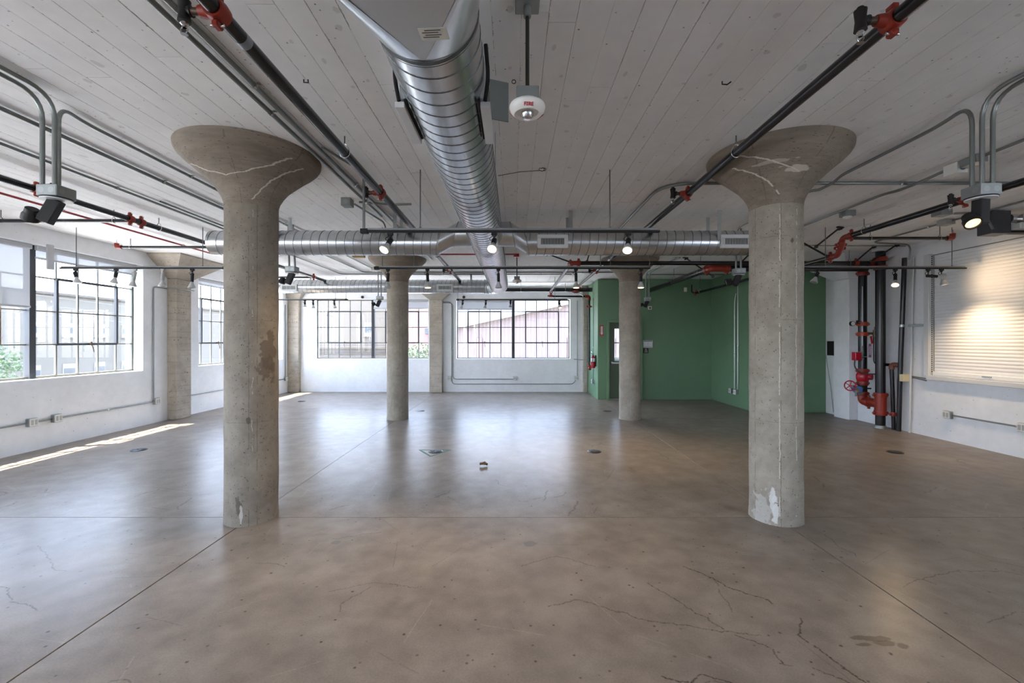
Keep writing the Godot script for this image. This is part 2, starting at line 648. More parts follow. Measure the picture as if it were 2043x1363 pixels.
func build_shell() -> void:
	# saw-cut slabs with real joints
	var fl := thing("floor", "polished grey-brown concrete floor with saw-cut joints, hairline cracks and stains", "floor", Vector3.ZERO, "", "structure")
	var bed := MB.new()
	bed.box(Vector3((WL + WR) / 2, -0.16, -3.55), Vector3(14.2, 0.2, 20.1))
	flat("joint", "0f0d0c", 0.95)
	part(fl, "sub_base", bed, M.joint)
	var xs := [WL - 0.3, -2.3, 2.3, WR + 0.3]
	var zs := [WB + 0.3, -3.83, -8.64, WF - 0.3]
	var cracks := [
		# [slab column, slab row, points x z ..., width, strength] in metres on the floor
		[1, 0, [[0.86, -2.80], [0.95, -2.65], [1.03, -2.5], [1.17, -2.3], [1.30, -2.2], [1.28, -2.1], [1.42, -2.07], [1.62, -1.9]], 1.1],
		[1, 0, [[1.17, -3.0], [1.3, -2.85], [1.36, -2.73], [1.52, -2.62], [1.6, -2.44], [1.5, -2.3], [1.56, -2.1], [1.62, -1.93]], 1.5],
		[1, 0, [[0.2, -2.55], [0.36, -2.62], [0.6, -2.5], [0.75, -2.42], [0.95, -2.38], [1.1, -2.33], [1.3, -2.3]], 1.0],
		[1, 0, [[0.68, -2.02], [0.8, -1.98], [0.86, -2.03], [1.1, -1.95], [1.3, -1.92], [1.45, -1.93]], 1.4],
		[1, 0, [[-1.15, -2.7], [-0.9, -2.8], [-0.6, -2.75]], 0.7],
		[1, 0, [[0.05, -3.0], [0.3, -3.15], [0.55, -3.0]], 0.8],
		[2, 0, [[2.45, -2.75], [2.7, -2.86], [3.0, -2.95], [3.3, -2.93], [3.4, -2.85], [3.5, -2.98], [3.35, -3.1]], 1.0],
		[2, 0, [[2.6, -2.4], [2.9, -2.5], [3.2, -2.45], [3.6, -2.3]], 0.8],
		[0, 0, [[-4.2, -2.9], [-3.9, -2.8], [-3.6, -2.7], [-3.2, -2.75], [-3.0, -2.6], [-2.5, -2.45]], 1.2],
		[0, 0, [[-3.6, -3.3], [-3.3, -3.1], [-3.1, -2.95], [-2.9, -2.92]], 1.0],
	]
	for row in 3:
		for col in 3:
			var x0: float = xs[col] + (0.0042 if row == 0 else 0.002)
			var x1: float = xs[col + 1] - (0.0042 if row == 0 else 0.002)
			var z1: float = zs[row] - 0.003
			var z0: float = zs[row + 1] + 0.003
			var w := 1024 if row == 0 else 512
			# the slab nearest the camera is textured over the metres in view only
			var tz := minf(z1, 0.4)
			var h := w
			var im := floor_image(w, h, x0, z0, x1 - x0, tz - z0, 100 + row * 3 + col)
			var pp := Vector2(w / (x1 - x0), h / (tz - z0))
			for ck in cracks:
				if ck[0] == col and ck[1] == row:
					var pts := []
					for q in ck[2]:
						pts.append(Vector2(q[0] - x0, q[1] - z0) * pp)
					scratch(im, pts, ck[3] * 0.5, 0.5, 0.9, int(ck[2][0][0] * 100) + 7, Color("1d1815"), 0.1)
			if row == 0 and col == 1:
				for q in [[1.88, -2.28, 0.11, 0.022], [1.98, -2.22, 0.05, 0.03], [1.78, -2.23, 0.05, 0.014], [1.92, -2.24, 0.06, 0.02]]:
					patch(im, Vector2(q[0] - x0, q[1] - z0) * pp, Vector2(q[2], q[3]) * pp, 0.6, Color("3d342b"), int(q[0] * 50))
				for q in [[-1.37, -3.35, 0.045, 0.03], [-2.06, -3.33, 0.035, 0.03], [0.12, -3.33, 0.05, 0.035]]:
					patch(im, Vector2(q[0] - x0, q[1] - z0) * pp, Vector2(q[2], q[3]) * pp, 0.3, Color("6d6a66"), int(q[0] * 50) + 90)
			var m := flat("slab_%d_%d" % [row, col], "ffffff", 1.0)
			m.albedo_texture = tex(im)
			m.texture_repeat = true
			m.roughness = 0.30
			m.metallic_specular = 0.18
			var mb := MB.new()
			var us := 1.0
			var vs := (z1 - z0) / (tz - z0)
			var e := 0.0015 if row == 0 else 0.0012
			mb.face([Vector3(x0 + e, 0, z0 + e), Vector3(x1 - e, 0, z0 + e), Vector3(x1 - e, 0, z1 - e), Vector3(x0 + e, 0, z1 - e)], Vector3.UP, [Vector2(0, 0), Vector2(us, 0), Vector2(us, vs), Vector2(0, vs)])
			for sd in [[Vector3(x0, 0, z0), Vector3(x1, 0, z0), Vector3(0, 0, -1)], [Vector3(x0, 0, z1), Vector3(x1, 0, z1), Vector3(0, 0, 1)], [Vector3(x0, 0, z0), Vector3(x0, 0, z1), Vector3(-1, 0, 0)], [Vector3(x1, 0, z0), Vector3(x1, 0, z1), Vector3(1, 0, 0)]]:
				var a: Vector3 = sd[0]
				var b: Vector3 = sd[1]
				var o: Vector3 = sd[2]
				var along_d: Vector3 = (b - a).normalized() * e
				var dn := Vector3(0, -e, 0)
				mb.face([a + dn, b + dn, b - o * e - along_d, a - o * e + along_d], o + Vector3.UP)
				mb.face([a + dn, b + dn, b + Vector3(0, -0.07, 0), a + Vector3(0, -0.07, 0)], o)
			part(fl, "slab", mb, m)
	# ceiling: cast strips left by the form boards, each a little proud of its neighbour
	var ce := thing("ceiling", "off-white painted concrete ceiling with long board-form marks and dark seams", "ceiling", Vector3.ZERO, "", "structure")
	var slab := MB.new()
	slab.box(Vector3((WL + WR) / 2, CEIL + 0.125, -3.55), Vector3(14.2, 0.2, 20.1))
	part(ce, "slab", slab, M.ceiling_gap)
	var x := WL - 0.02
	var i := 0
	while x < WR:
		var w := rng.randf_range(0.135, 0.165)
		var gap := 0.0006 if rng.randf() < 0.45 else rng.randf_range(0.0015, 0.0042)
		var xr := minf(x + w, WR + 0.02)
		var z := WB
		var cut := rng.randf_range(3.0, 7.5)
		var cuts := [WB, WB - cut, WB - cut - rng.randf_range(3.2, 5.0), WF - 0.02]
		if cuts[2] < WF + 1.0:
			cuts.remove_at(2)
		for k in cuts.size() - 1:
			var za: float = cuts[k] - 0.0006
			var zb: float = cuts[k + 1] + 0.0006
			var y := CEIL + rng.randf_range(-0.0004, 0.0004)
			var mb := MB.new()
			var c := Vector3((x + xr) / 2, y + 0.02, (za + zb) / 2)
			var hx := (xr - x - gap) / 2
			var hz: float = (za - zb) / 2
			var v0 := rng.randf()
			var v1 := v0 + hz * 2.0 / 2.6
			var e := 0.001
			var dn := Vector3(0, -0.02, 0)
			mb.face([c + dn + Vector3(-hx + e, 0, -hz + e), c + dn + Vector3(hx - e, 0, -hz + e), c + dn + Vector3(hx - e, 0, hz - e), c + dn + Vector3(-hx + e, 0, hz - e)], Vector3.DOWN, [Vector2(0.02, v0), Vector2(0.98, v0), Vector2(0.98, v1), Vector2(0.02, v1)])
			for sg in [-1.0, 1.0]:
				var ux := Vector3(sg, 0, 0)
				mb.face([c + dn + ux * (hx - e) + Vector3(0, 0, -hz + e), c + dn + ux * (hx - e) + Vector3(0, 0, hz - e), c + Vector3(0, -0.02 + e, 0) + ux * hx + Vector3(0, 0, hz), c + Vector3(0, -0.02 + e, 0) + ux * hx + Vector3(0, 0, -hz)], ux + Vector3.DOWN, [Vector2(0.5, v0), Vector2(0.5, v1), Vector2(0.5, v1), Vector2(0.5, v0)])
				mb.face([c + Vector3(0, -0.02 + e, -hz) + ux * hx, c + Vector3(0, -0.02 + e, hz) + ux * hx, c + Vector3(0, 0.02, hz) + ux * hx, c + Vector3(0, 0.02, -hz) + ux * hx], ux, [Vector2(0.5, v0), Vector2(0.5, v1), Vector2(0.5, v1), Vector2(0.5, v0)])
				var uz := Vector3(0, 0, sg)
				mb.face([c + dn + uz * (hz - e) + Vector3(-hx + e, 0, 0), c + dn + uz * (hz - e) + Vector3(hx - e, 0, 0), c + Vector3(hx, 0.02, 0) + uz * hz, c + Vector3(-hx, 0.02, 0) + uz * hz], uz, [Vector2(0.5, v0), Vector2(0.6, v0), Vector2(0.6, v0), Vector2(0.5, v0)])
			var pick: int = [0, 1, 2, 3, 4, 4, 5, 6][rng.randi_range(0, 7)] if x < 0.2 else [0, 0, 1, 6, 2, 7, 7, 1][rng.randi_range(0, 7)]
			part(ce, "board_strip", mb, M["ceiling_%d" % pick])
		x = xr
		i += 1
	# walls with thickness; openings are left between the boxes
	var b := MB.new()
	var tk := 0.32
	var xc := WL - tk / 2
	b.box(Vector3(xc, 0.5, -3.65), Vector3(tk, 1.0, 19.9))
	b.box(Vector3(xc, 3.06, -3.65), Vector3(tk, 0.28, 19.9))
	for q in [[WB + 0.3, 4.9], [1.5, 0.4], [-3.0, -4.54], [-7.94, -9.34], [-12.74, -13.45]]:
		b.box(Vector3(xc, 1.96, (q[0] + q[1]) / 2), Vector3(tk, 1.92, q[0] - q[1]))
	shell_part("wall_left", b, M.wall, "white painted wall on the left with wide steel window openings", "wall")
	b = MB.new()
	var zc := WF - tk / 2
	b.box(Vector3(0, 0.5, zc), Vector3(14.1, 1.0, tk))
	b.box(Vector3(0, 2.995, zc), Vector3(14.1, 0.41, tk))
	for q in [[-7.05, -6.0], [-2.57, -1.73], [1.70, 2.62], [5.2, 7.05]]:
		b.box(Vector3((q[0] + q[1]) / 2, 1.895, zc), Vector3(q[1] - q[0], 1.79, tk))
	shell_part("wall_far", b, M.wall, "white painted end wall facing the camera with two large windows", "wall")
	b = MB.new()
	xc = WR + tk / 2
	b.box(Vector3(xc, 0.5, -3.65), Vector3(tk, 1.0, 19.9))
	b.box(Vector3(xc, 3.06, -3.65), Vector3(tk, 0.28, 19.9))
	for q in [[WB + 0.3, 5.4], [1.0, -3.0], [-7.0, -13.45]]:
		b.box(Vector3(xc, 1.96, (q[0] + q[1]) / 2), Vector3(tk, 1.92, q[0] - q[1]))
	b.box(Vector3(WR + tk - 0.04, 1.96, -5.0), Vector3(0.08, 1.92, 4.0))
	shell_part("wall_right", b, M.wall, "white painted block wall on the right behind the pipes and shutter", "wall")
	b = MB.new()
	zc = WB + tk / 2
	b.box(Vector3(0, 0.5, zc), Vector3(14.1, 1.0, tk))
	b.box(Vector3(0, 3.06, zc), Vector3(14.1, 0.28, tk))
	b.box(Vector3(-6.7, 1.96, zc), Vector3(0.7, 1.92, tk))
	b.box(Vector3(2.1, 1.96, zc), Vector3(9.9, 1.92, tk))
	shell_part("wall_behind", b, M.wall, "white painted wall behind the camera", "wall")

# ---------------------------------------------------------------- steel sash windows
# o: opening's low corner on the glass plane, ux along the wall, out towards the room
func sash(called: String, label: String, o: Vector3, ux: Vector3, room: Vector3, width: float, rows: Array, units: int, cols: int, brown := false) -> Node3D:
	var w := thing(called, label, "window", o, "", "structure")
	var up := Vector3.UP
	var bars: Material = M.window_light if room.x > 0.5 else M.window_steel
	var B := Basis(ux, up, ux.cross(up))
	var bar := func(a: Vector2, b: Vector2, wd: float, dp: float, lift := 0.0) -> MB:
		var c := o + ux * (a.x + b.x) / 2 + up * (a.y + b.y) / 2 + room * lift
		var s := Vector3(absf(b.x - a.x) + (wd if a.x == b.x else 0.0), absf(b.y - a.y) + (wd if a.y == b.y else 0.0), dp)
		return MB.new().box(c, s, 0.004, B)
	var top: float = rows[-1]
	for e in [[Vector2(0.012, 0), Vector2(0.012, top)], [Vector2(width - 0.012, 0), Vector2(width - 0.012, top)], [Vector2(0, 0.012), Vector2(width, 0.012)], [Vector2(0, top - 0.012), Vector2(width, top - 0.012)]]:
		part(w, "frame", bar.call(e[0], e[1], 0.03, 0.05), M.window_steel)
	var mull := 0.085
	var uw := (width - mull * (units - 1)) / units
	var pane_meshes := {}
	for u in units:
		var x0 := u * (uw + mull)
		if u > 0:
			part(w, "mullion", bar.call(Vector2(x0 - mull / 2, 0), Vector2(x0 - mull / 2, top), mull, 0.10, 0.02), M.window_dark)
		var pw := uw / cols
		for c in range(1, cols):
			part(w, "muntin", bar.call(Vector2(x0 + c * pw, 0), Vector2(x0 + c * pw, top), 0.020, 0.035), bars)
		for r in range(1, rows.size() - 1):
			part(w, "muntin", bar.call(Vector2(x0, rows[r]), Vector2(x0 + uw, rows[r]), 0.020, 0.035), bars)
		if cols >= 5 and rows.size() >= 4:
			# the pivoting vent with its heavier frame and catch
			var va := x0 + pw
			var vb := x0 + 4 * pw
			var vm: Material = M.window_brown if brown and u == 0 else M.window_dark
			for e in [[Vector2(va, rows[1]), Vector2(va, rows[3])], [Vector2(vb, rows[1]), Vector2(vb, rows[3])], [Vector2(va, rows[1]), Vector2(vb, rows[1])], [Vector2(va, rows[3]), Vector2(vb, rows[3])]]:
				part(w, "vent_frame", bar.call(e[0], e[1], 0.036, 0.05, 0.012), vm)
			var k: Vector3 = o + ux * (x0 + 2.52 * pw) + up * (rows[1] + 0.01) + room * 0.05
			var cm := MB.new().box(k, Vector3(0.03, 0.06, 0.03), 0.004, B)
			cm.tube([k, k + up * -0.06 + room * 0.03, k + up * -0.14 + ux * 0.02 + room * 0.03], 0.007, 6)
			part(w, "catch", cm, M.bronze)
		for c in cols:
			for r in rows.size() - 1:
				var hgt: float = rows[r + 1] - rows[r]
				var key := "%d" % int(hgt * 10000)
				if not pane_meshes.has(key):
					pane_meshes[key] = MB.new().box(Vector3.ZERO, Vector3(pw - 0.004, hgt - 0.004, 0.0)).mesh()
					var pm := MB.new()
					pm.face([Vector3(-pw / 2, -hgt / 2, 0), Vector3(pw / 2, -hgt / 2, 0), Vector3(pw / 2, hgt / 2, 0), Vector3(-pw / 2, hgt / 2, 0)], Vector3(0, 0, 1))
					pane_meshes[key] = pm.mesh()
				put(w, "pane", pane_meshes[key], M.glass, o + ux * (x0 + (c + 0.5) * pw) + up * (rows[r] + hgt / 2), B)
	return w

func blind(label: String, c: Vector3, ux: Vector3, width: float, top: float, low: float) -> void:
	var o := thing("roller_blind", label, "blind", Vector3(c.x, low, c.z), "roller blinds in the windows")
	var B := Basis(ux, Vector3.UP, ux.cross(Vector3.UP))
	part(o, "cassette", MB.new().box(Vector3(c.x, top - 0.035, c.z), Vector3(width, 0.07, 0.07), 0.008, B), M.blind_bar)
	var cl := MB.new()
	var a := Vector3(c.x, 0, c.z) - ux * (width / 2 - 0.01)
	var b := Vector3(c.x, 0, c.z) + ux * (width / 2 - 0.01)
	var t := Vector3(0, top - 0.05, 0)
	var l := Vector3(0, low, 0)
	cl.face([a + l, b + l, b + t, a + t], ux.cross(Vector3.UP))
	part(o, "cloth", cl, M.blind)
	part(o, "hem_bar", MB.new().box(Vector3(c.x, low, c.z), Vector3(width, 0.03, 0.016), 0.004, B), M.blind_bar)

func build_windows() -> void:
	var rl := [0.0, 0.487, 0.98, 1.475, 1.915]
	var lx := WL - 0.2
	sash("window_1", "steel sash window in the left wall nearest the camera, mostly out of frame", Vector3(lx, 1.005, 0.4), Vector3(0, 0, -1), Vector3(1, 0, 0), 3.4, rl, 2, 5)
	sash("window_2", "wide steel sash window in the left wall before the first pilaster", Vector3(lx, 1.005, -4.54), Vector3(0, 0, -1), Vector3(1, 0, 0), 3.4, rl, 2, 5, true)
	sash("window_3", "steel sash window in the left wall beyond the bare concrete pilaster", Vector3(lx, 1.005, -9.34), Vector3(0, 0, -1), Vector3(1, 0, 0), 3.4, rl, 2, 5)
	var rf := [0.0, 0.478, 0.948, 1.428, 1.785]
	var fz := WF - 0.2
	sash("window_4", "steel sash window in the end wall, left bay, seen past a round column", Vector3(-6.0, 1.0, fz), Vector3(1, 0, 0), Vector3(0, 0, 1), 3.43, rf, 2, 5)
	sash("window_5", "steel sash window in the end wall, middle bay, facing a corrugated building", Vector3(-1.73, 1.0, fz), Vector3(1, 0, 0), Vector3(0, 0, 1), 3.43, rf, 2, 5)
	sash("window_6", "steel sash window behind the green door, glimpsed through its narrow glass", Vector3(2.62, 1.0, fz), Vector3(1, 0, 0), Vector3(0, 0, 1), 2.58, rf, 1, 7)
	sash("window_7", "steel sash window in the left wall behind the camera", Vector3(lx, 1.005, 4.9), Vector3(0, 0, -1), Vector3(1, 0, 0), 3.4, rl, 2, 4)
	sash("window_8", "steel sash window in the wall behind the camera, left bay", Vector3(-2.85, 1.005, WB + 0.2), Vector3(-1, 0, 0), Vector3(0, 0, -1), 3.5, rl, 2, 4)
	sash("window_9", "steel sash window in the right wall behind the camera", Vector3(WR + 0.2, 1.005, 1.0), Vector3(0, 0, 1), Vector3(-1, 0, 0), 4.4, rl, 2, 4)
	var zl := Vector3(0, 0, -1)
	blind("pulled-down translucent roller blind in the left window nearest the camera", Vector3(WL - 0.12, 0, -5.37), zl, 1.66, 2.92, 2.03)
	blind("nearly raised roller blind at the top of the left window beside the black track", Vector3(WL - 0.12, 0, -7.09), zl, 1.66, 2.92, 2.74)
	blind("nearly raised roller blind in the left window beyond the pilaster", Vector3(WL - 0.12, 0, -11.0), zl, 3.3, 2.92, 2.78)
	blind("short roller blind in the end window right of its dark mullion", Vector3(-3.42, 0, WF - 0.10), Vector3(1, 0, 0), 1.66, 2.79, 2.52)
	blind("short roller blind in the middle end window left of its dark mullion", Vector3(-0.88, 0, WF - 0.10), Vector3(1, 0, 0), 1.66, 2.79, 2.49)

# ---------------------------------------------------------------- the street outside
func out_window(parent: Node, c: Vector3, ux: Vector3, out: Vector3, w: float, h: float) -> void:
	var B := Basis(ux, Vector3.UP, ux.cross(Vector3.UP))
	var f := part(parent, "window", MB.new().box(c + out * 0.03, Vector3(w + 0.16, h + 0.16, 0.08), 0.02, B), M.out_white)
	part(f, "pane", MB.new().box(c + out * 0.08, Vector3(w, h * 0.47, 0.03), 0.0, B).box(c + out * 0.08 + Vector3(0, -h * 0.0, 0), Vector3(w, 0.01, 0.03), 0.0, B), M.out_pane)
	part(f, "sill", MB.new().box(c + out * 0.10 - Vector3(0, h / 2 + 0.12, 0), Vector3(w + 0.3, 0.08, 0.2), 0.01, B), M.out_trim)

func tree(label: String, at: Vector3, h: float, r: float, sd: int) -> void:
	var o := thing("street_tree", label, "tree", at)
	part(o, "trunk", MB.new().tube([at, at + Vector3(0.05, h * 0.45, 0), at + Vector3(0.0, h * 0.8, 0.05)], 0.09, 8), M.bark)
	var q := RandomNumberGenerator.new()
	q.seed = sd
	var mb := MB.new()
	for i in 900:
		var d := Vector3(q.randfn(), q.randfn() * 0.8, q.randfn()).normalized() * pow(q.randf(), 0.4) * r
		var c := at + Vector3(0, h, 0) + d
		var a := Vector3(q.randfn(), q.randfn(), q.randfn()).normalized() * 0.11
		var b := a.cross(Vector3(q.randfn(), q.randfn(), q.randfn())).normalized() * 0.06
		mb.face([c - a, c + b, c + a, c - b])
	var f := part(o, "foliage", mb, M.leaf)
	f.set_meta("kind", "stuff")

func build_outside() -> void:
	var g := MB.new().box(Vector3(-8, -4.1, -20), Vector3(150, 0.2, 150))
	shell_part("ground_outside", g, M.out_road, "pale street surface outside the windows", "ground")
	# cream house beyond the left windows
	var zx := Vector3(0, 0, -1)
	var ho := thing("cream_building", "cream walled building with small paned windows beyond the left windows", "building", Vector3(-44, -4, -34))
	part(ho, "wall", MB.new().box(Vector3(-44, 0.75, -34), Vector3(8, 9.5, 62), 0.05), M.out_cream)
	part(ho, "roof", MB.new().box(Vector3(-44, 5.6, -34), Vector3(8.6, 0.25, 62.6), 0.05), M.out_trim)
	for i in 14:
		out_window(ho, Vector3(-40, 2.45, -16.0 - i * 2.9), zx, Vector3(1, 0, 0), 0.9, 1.15)
		out_window(ho, Vector3(-40, -1.25, -16.0 - i * 2.9), zx, Vector3(1, 0, 0), 0.95, 1.25)
	# beige block beyond the left bay of the end wall
	var be := thing("beige_building", "beige block with a string course beyond the left end window", "building", Vector3(-14, -4, -46))
	part(be, "wall", MB.new().box(Vector3(-14.5, 1.5, -46), Vector3(19, 11, 10), 0.05), M.out_beige)
	part(be, "cornice", MB.new().box(Vector3(-14.5, 0.85, -40.9), Vector3(19, 0.22, 0.5), 0.03), M.out_trim)
	part(be, "cornice", MB.new().box(Vector3(-14.5, 0.3, -40.95), Vector3(19, 0.12, 0.3), 0.03), M.out_trim)
	for i in 3:
		out_window(be, Vector3(-13.6 + i * 2.0, 2.55, -41), Vector3(1, 0, 0), Vector3(0, 0, 1), 0.75, 1.15)
	out_window(be, Vector3(-21.0, 1.9, -41), Vector3(1, 0, 0), Vector3(0, 0, 1), 1.6, 0.3)
	var br := thing("brick_building", "red brick building seen between the round column and the far pilaster", "building", Vector3(-8.4, -4, -42))
	part(br, "wall", MB.new().box(Vector3(-7.5, 0.9, -37.5), Vector3(5.3, 9.8, 5.6), 0.05), M.out_brick)
	part(br, "parapet", MB.new().box(Vector3(-7.5, 5.9, -37.5), Vector3(5.5, 0.25, 5.8), 0.04), M.out_trim)
	part(br, "window_band", MB.new().box(Vector3(-6.4, 2.3, -34.66), Vector3(1.3, 0.5, 0.1), 0.02), M.out_pane)
	tree("leafy green tree before the red brick building in the end window", Vector3(-6.3, -4, -30), 4.2, 1.25, 5)
	tree("low green tree at the foot of the left window", Vector3(-27, -4, -22.5), 4.2, 1.3, 6)
	tree("low green tree at the left edge of the left window", Vector3(-27, -4, -19.6), 4.3, 1.1, 8)
	# corrugated shed with a sloping eave beyond the middle end window
	var co := thing("corrugated_building", "pale pink corrugated metal shed with a sloping roof line beyond the middle window", "building", Vector3(3, -4, -30))
	var face := MB.new()
	var x := -4.2
	var lo := -4.0
	while x < 12.0:
		var hy := func(q: float) -> float: return 2.42 + (q + 3.5) * 0.215
		face.face([Vector3(x, lo, -28), Vector3(x + 0.12, lo, -27.93), Vector3(x + 0.12, hy.call(x + 0.12), -27.93), Vector3(x, hy.call(x), -28)], Vector3(0, 0, 1))
		face.face([Vector3(x + 0.12, lo, -27.93), Vector3(x + 0.24, lo, -28), Vector3(x + 0.24, hy.call(x + 0.24), -28), Vector3(x + 0.12, hy.call(x + 0.12), -27.93)], Vector3(0, 0, 1))
		x += 0.24
	part(co, "cladding", face, M.out_pink)
	var rf := MB.new()
	rf.face([Vector3(-4.6, 2.20, -27.6), Vector3(12.4, 5.85, -27.6), Vector3(12.4, 8.4, -36), Vector3(-4.6, 4.8, -36)], Vector3.UP)
	part(co, "roof", rf, M.out_grey)
	part(co, "fascia", MB.new().box(Vector3(3.9, 4.03, -27.6), Vector3(17.4, 0.22, 0.12), 0.02, Basis(Vector3(0, 0, 1), atan(0.215))), M.out_white)
	part(co, "side_wall", MB.new().box(Vector3(4, -0.6, -35.5), Vector3(16.5, 7, 0.3), 0.03), M.out_grey)
	part(co, "roller_door", MB.new().box(Vector3(-0.85, -0.35, -27.88), Vector3(1.1, 1.5, 0.1), 0.02), M.out_door)
	part(co, "shed_window", MB.new().box(Vector3(0.55, -0.3, -27.88), Vector3(0.8, 1.4, 0.1), 0.02), M.out_white)
	part(co, "shed_window", MB.new().box(Vector3(2.2, -0.3, -27.88), Vector3(1.3, 1.4, 0.1), 0.02), M.out_white)
	for k in [[-2.2, 0.35], [3.9, 0.9], [6.8, 0.5], [5.2, 0.3]]:
		part(co, "faded_sheet", MB.new().box(Vector3(k[0], -1.0, -27.9), Vector3(k[1], 5.4, 0.05), 0.01), M.out_faded)
	var pw := thing("utility_wires", "thin overhead wires crossing the left window view", "wire", Vector3(-18, 4, -22))
	for k in 3:
		part(pw, "wire", MB.new().tube([Vector3(-16, 3.4 - k * 0.35, -25), Vector3(-17, 3.0 - k * 0.35, -20), Vector3(-18, 3.5 - k * 0.35, -10)], 0.012, 5), M.cable)

# ---------------------------------------------------------------- green partition with its door
func build_partition() -> void:
	var gx := 2.21
	var zf := -11.46
	var b := MB.new()
	var t := 0.14
	b.box(Vector3((gx + 2.49) / 2, 1.58, zf - t / 2), Vector3(2.49 - gx, 3.16, t))
	b.box(Vector3((3.30 + 5.19) / 2, 1.58, zf - t / 2), Vector3(5.19 - 3.30, 3.16, t))
	b.box(Vector3(2.895, 2.59, zf - t / 2), Vector3(0.81, 1.14, t))
	b.box(Vector3(gx + t / 2, 1.58, (zf - t + WF) / 2), Vector3(t, 3.16, zf - t - WF))
	b.box(Vector3(5.19 + t / 2, 1.58, (zf - t - 9.08) / 2), Vector3(t, 3.16, -9.36 - zf + t))
	b.box(Vector3((5.19 + t + WR) / 2, 1.58, -9.36 - t / 2), Vector3(WR - 5.19 - t, 3.16, t))
	shell_part("wall_green", b, M.green, "dark green painted partition with the exit door in the far right corner", "wall")
	var d := thing("door_1", "olive green exit door with a narrow glass and a push bar", "door", Vector3(2.895, 0, zf), "", "structure")
	var fr := MB.new()
	for sx in [2.465, 3.325]:
		fr.box(Vector3(sx, 1.01, zf + 0.0), Vector3(0.06, 2.02, 0.19), 0.005)
	fr.box(Vector3(2.895, 2.05, zf + 0.0), Vector3(0.92, 0.06, 0.19), 0.005)
	part(d, "door_frame", fr, M.green_trim)
	var lf := MB.new()
	var zl := zf - 0.08
	lf.box(Vector3(2.575, 1.0175, zl), Vector3(0.17, 2.005, 0.045), 0.003)
	lf.box(Vector3(3.08, 1.0175, zl), Vector3(0.44, 2.005, 0.045), 0.003)
	lf.box(Vector3(2.755, 0.515, zl), Vector3(0.21, 0.99, 0.045))
	lf.box(Vector3(2.755, 1.94, zl), Vector3(0.21, 0.16, 0.045))
	var leaf := part(d, "door_leaf", lf, M.green_door)
	part(leaf, "vision_glass", MB.new().box(Vector3(2.755, 1.435, zl), Vector3(0.2, 0.85, 0.006)), M.glass)
	part(leaf, "push_bar", MB.new().box(Vector3(2.9, 0.955, zl + 0.075), Vector3(0.68, 0.045, 0.04), 0.01).box(Vector3(2.58, 0.955, zl + 0.04), Vector3(0.05, 0.07, 0.05), 0.006).box(Vector3(3.22, 0.955, zl + 0.04), Vector3(0.05, 0.07, 0.05), 0.006), M.aluminium)
	part(d, "threshold", MB.new().box(Vector3(2.895, 0.008, zl + 0.02), Vector3(0.8, 0.016, 0.12), 0.004), M.aluminium)
	# signs and plates on the green wall
	var zs := zf + 0.006
	var s := thing("extinguisher_sign", "red arrow sign on the green wall left of the door", "sign", Vector3(2.31, 1.675, zs))
	part(s, "plate", MB.new().box(Vector3(2.31, 1.81, zs), Vector3(0.095, 0.28, 0.008), 0.002), M.sign_red)
	var ar := MB.new()
	var za := zs + 0.006
	ar.box(Vector3(2.31, 1.835, za), Vector3(0.048, 0.18, 0.003))
	ar.face([Vector3(2.272, 1.745, za + 0.001), Vector3(2.348, 1.745, za + 0.001), Vector3(2.31, 1.69, za + 0.001)], Vector3(0, 0, 1))
	part(s, "arrow", ar, M.sign_white)
	var turned := Basis(Vector3(0, 0, 1), -PI / 2)
	lettering(s, "lettering", "FIRE", 0.020, M.sign_red, Vector3(2.31, 1.925, za + 0.003))
	lettering(s, "lettering", "EXTINGUISHER", 0.019, M.sign_red, Vector3(2.31, 1.825, za + 0.003), turned)
	var nt := thing("notice_sheet", "white printed notice on the green wall right of the round column", "notice", Vector3(3.525, 1.36, zs))
	part(nt, "sheet", MB.new().box(Vector3(3.525, 1.458, zs), Vector3(0.25, 0.195, 0.008), 0.002), M.sign_white)
	part(nt, "heading", MB.new().box(Vector3(3.525, 1.535, zs + 0.005), Vector3(0.225, 0.018, 0.002)).box(Vector3(3.525, 1.48, zs + 0.005), Vector3(0.012, 0.012, 0.002)).box(Vector3(3.525, 1.435, zs + 0.005), Vector3(0.012, 0.012, 0.002)).box(Vector3(3.525, 1.385, zs + 0.005), Vector3(0.18, 0.006, 0.002)), M.motor_grey)
	var ex := thing("exit_sign", "small black exit stair sign below the white notice", "sign", Vector3(3.47, 1.21, zs))
	part(ex, "plate", MB.new().box(Vector3(3.47, 1.28, zs), Vector3(0.135, 0.13, 0.008), 0.002), M.sign_black)
	for k in 3:
		lettering(ex, "lettering", ["EXIT", "STAIR", "DOWN"][k], 0.027, M.sign_white, Vector3(3.47, 1.318 - k * 0.036, zs + 0.006))
	var kp := thing("key_switch", "small white wall plate with a dark key switch beside the far spotlight", "switch", Vector3(3.57, 2.36, zs))
	part(kp, "plate", MB.new().box(Vector3(3.57, 2.405, zs + 0.01), Vector3(0.10, 0.095, 0.03), 0.006), M.white_plastic)
	part(kp, "key_cover", MB.new().box(Vector3(3.57, 2.40, zs + 0.035), Vector3(0.03, 0.045, 0.03), 0.008), M.black_matte)
	single("wall_plate", "plain white plate high on the green wall beside the black branch pipe", "plate", MB.new().box(Vector3(4.51, 2.885, zs), Vector3(0.075, 0.11, 0.02), 0.006), M.white_plastic, Vector3(4.51, 2.83, zs))
	# extinguisher on the side of the partition
	var e := thing("fire_extinguisher", "red fire extinguisher hung on the pale green side wall", "extinguisher", Vector3(2.13, 0.81, -11.72))
	var xf := Transform3D(Basis(), Vector3(2.13, 0.81, -11.72))
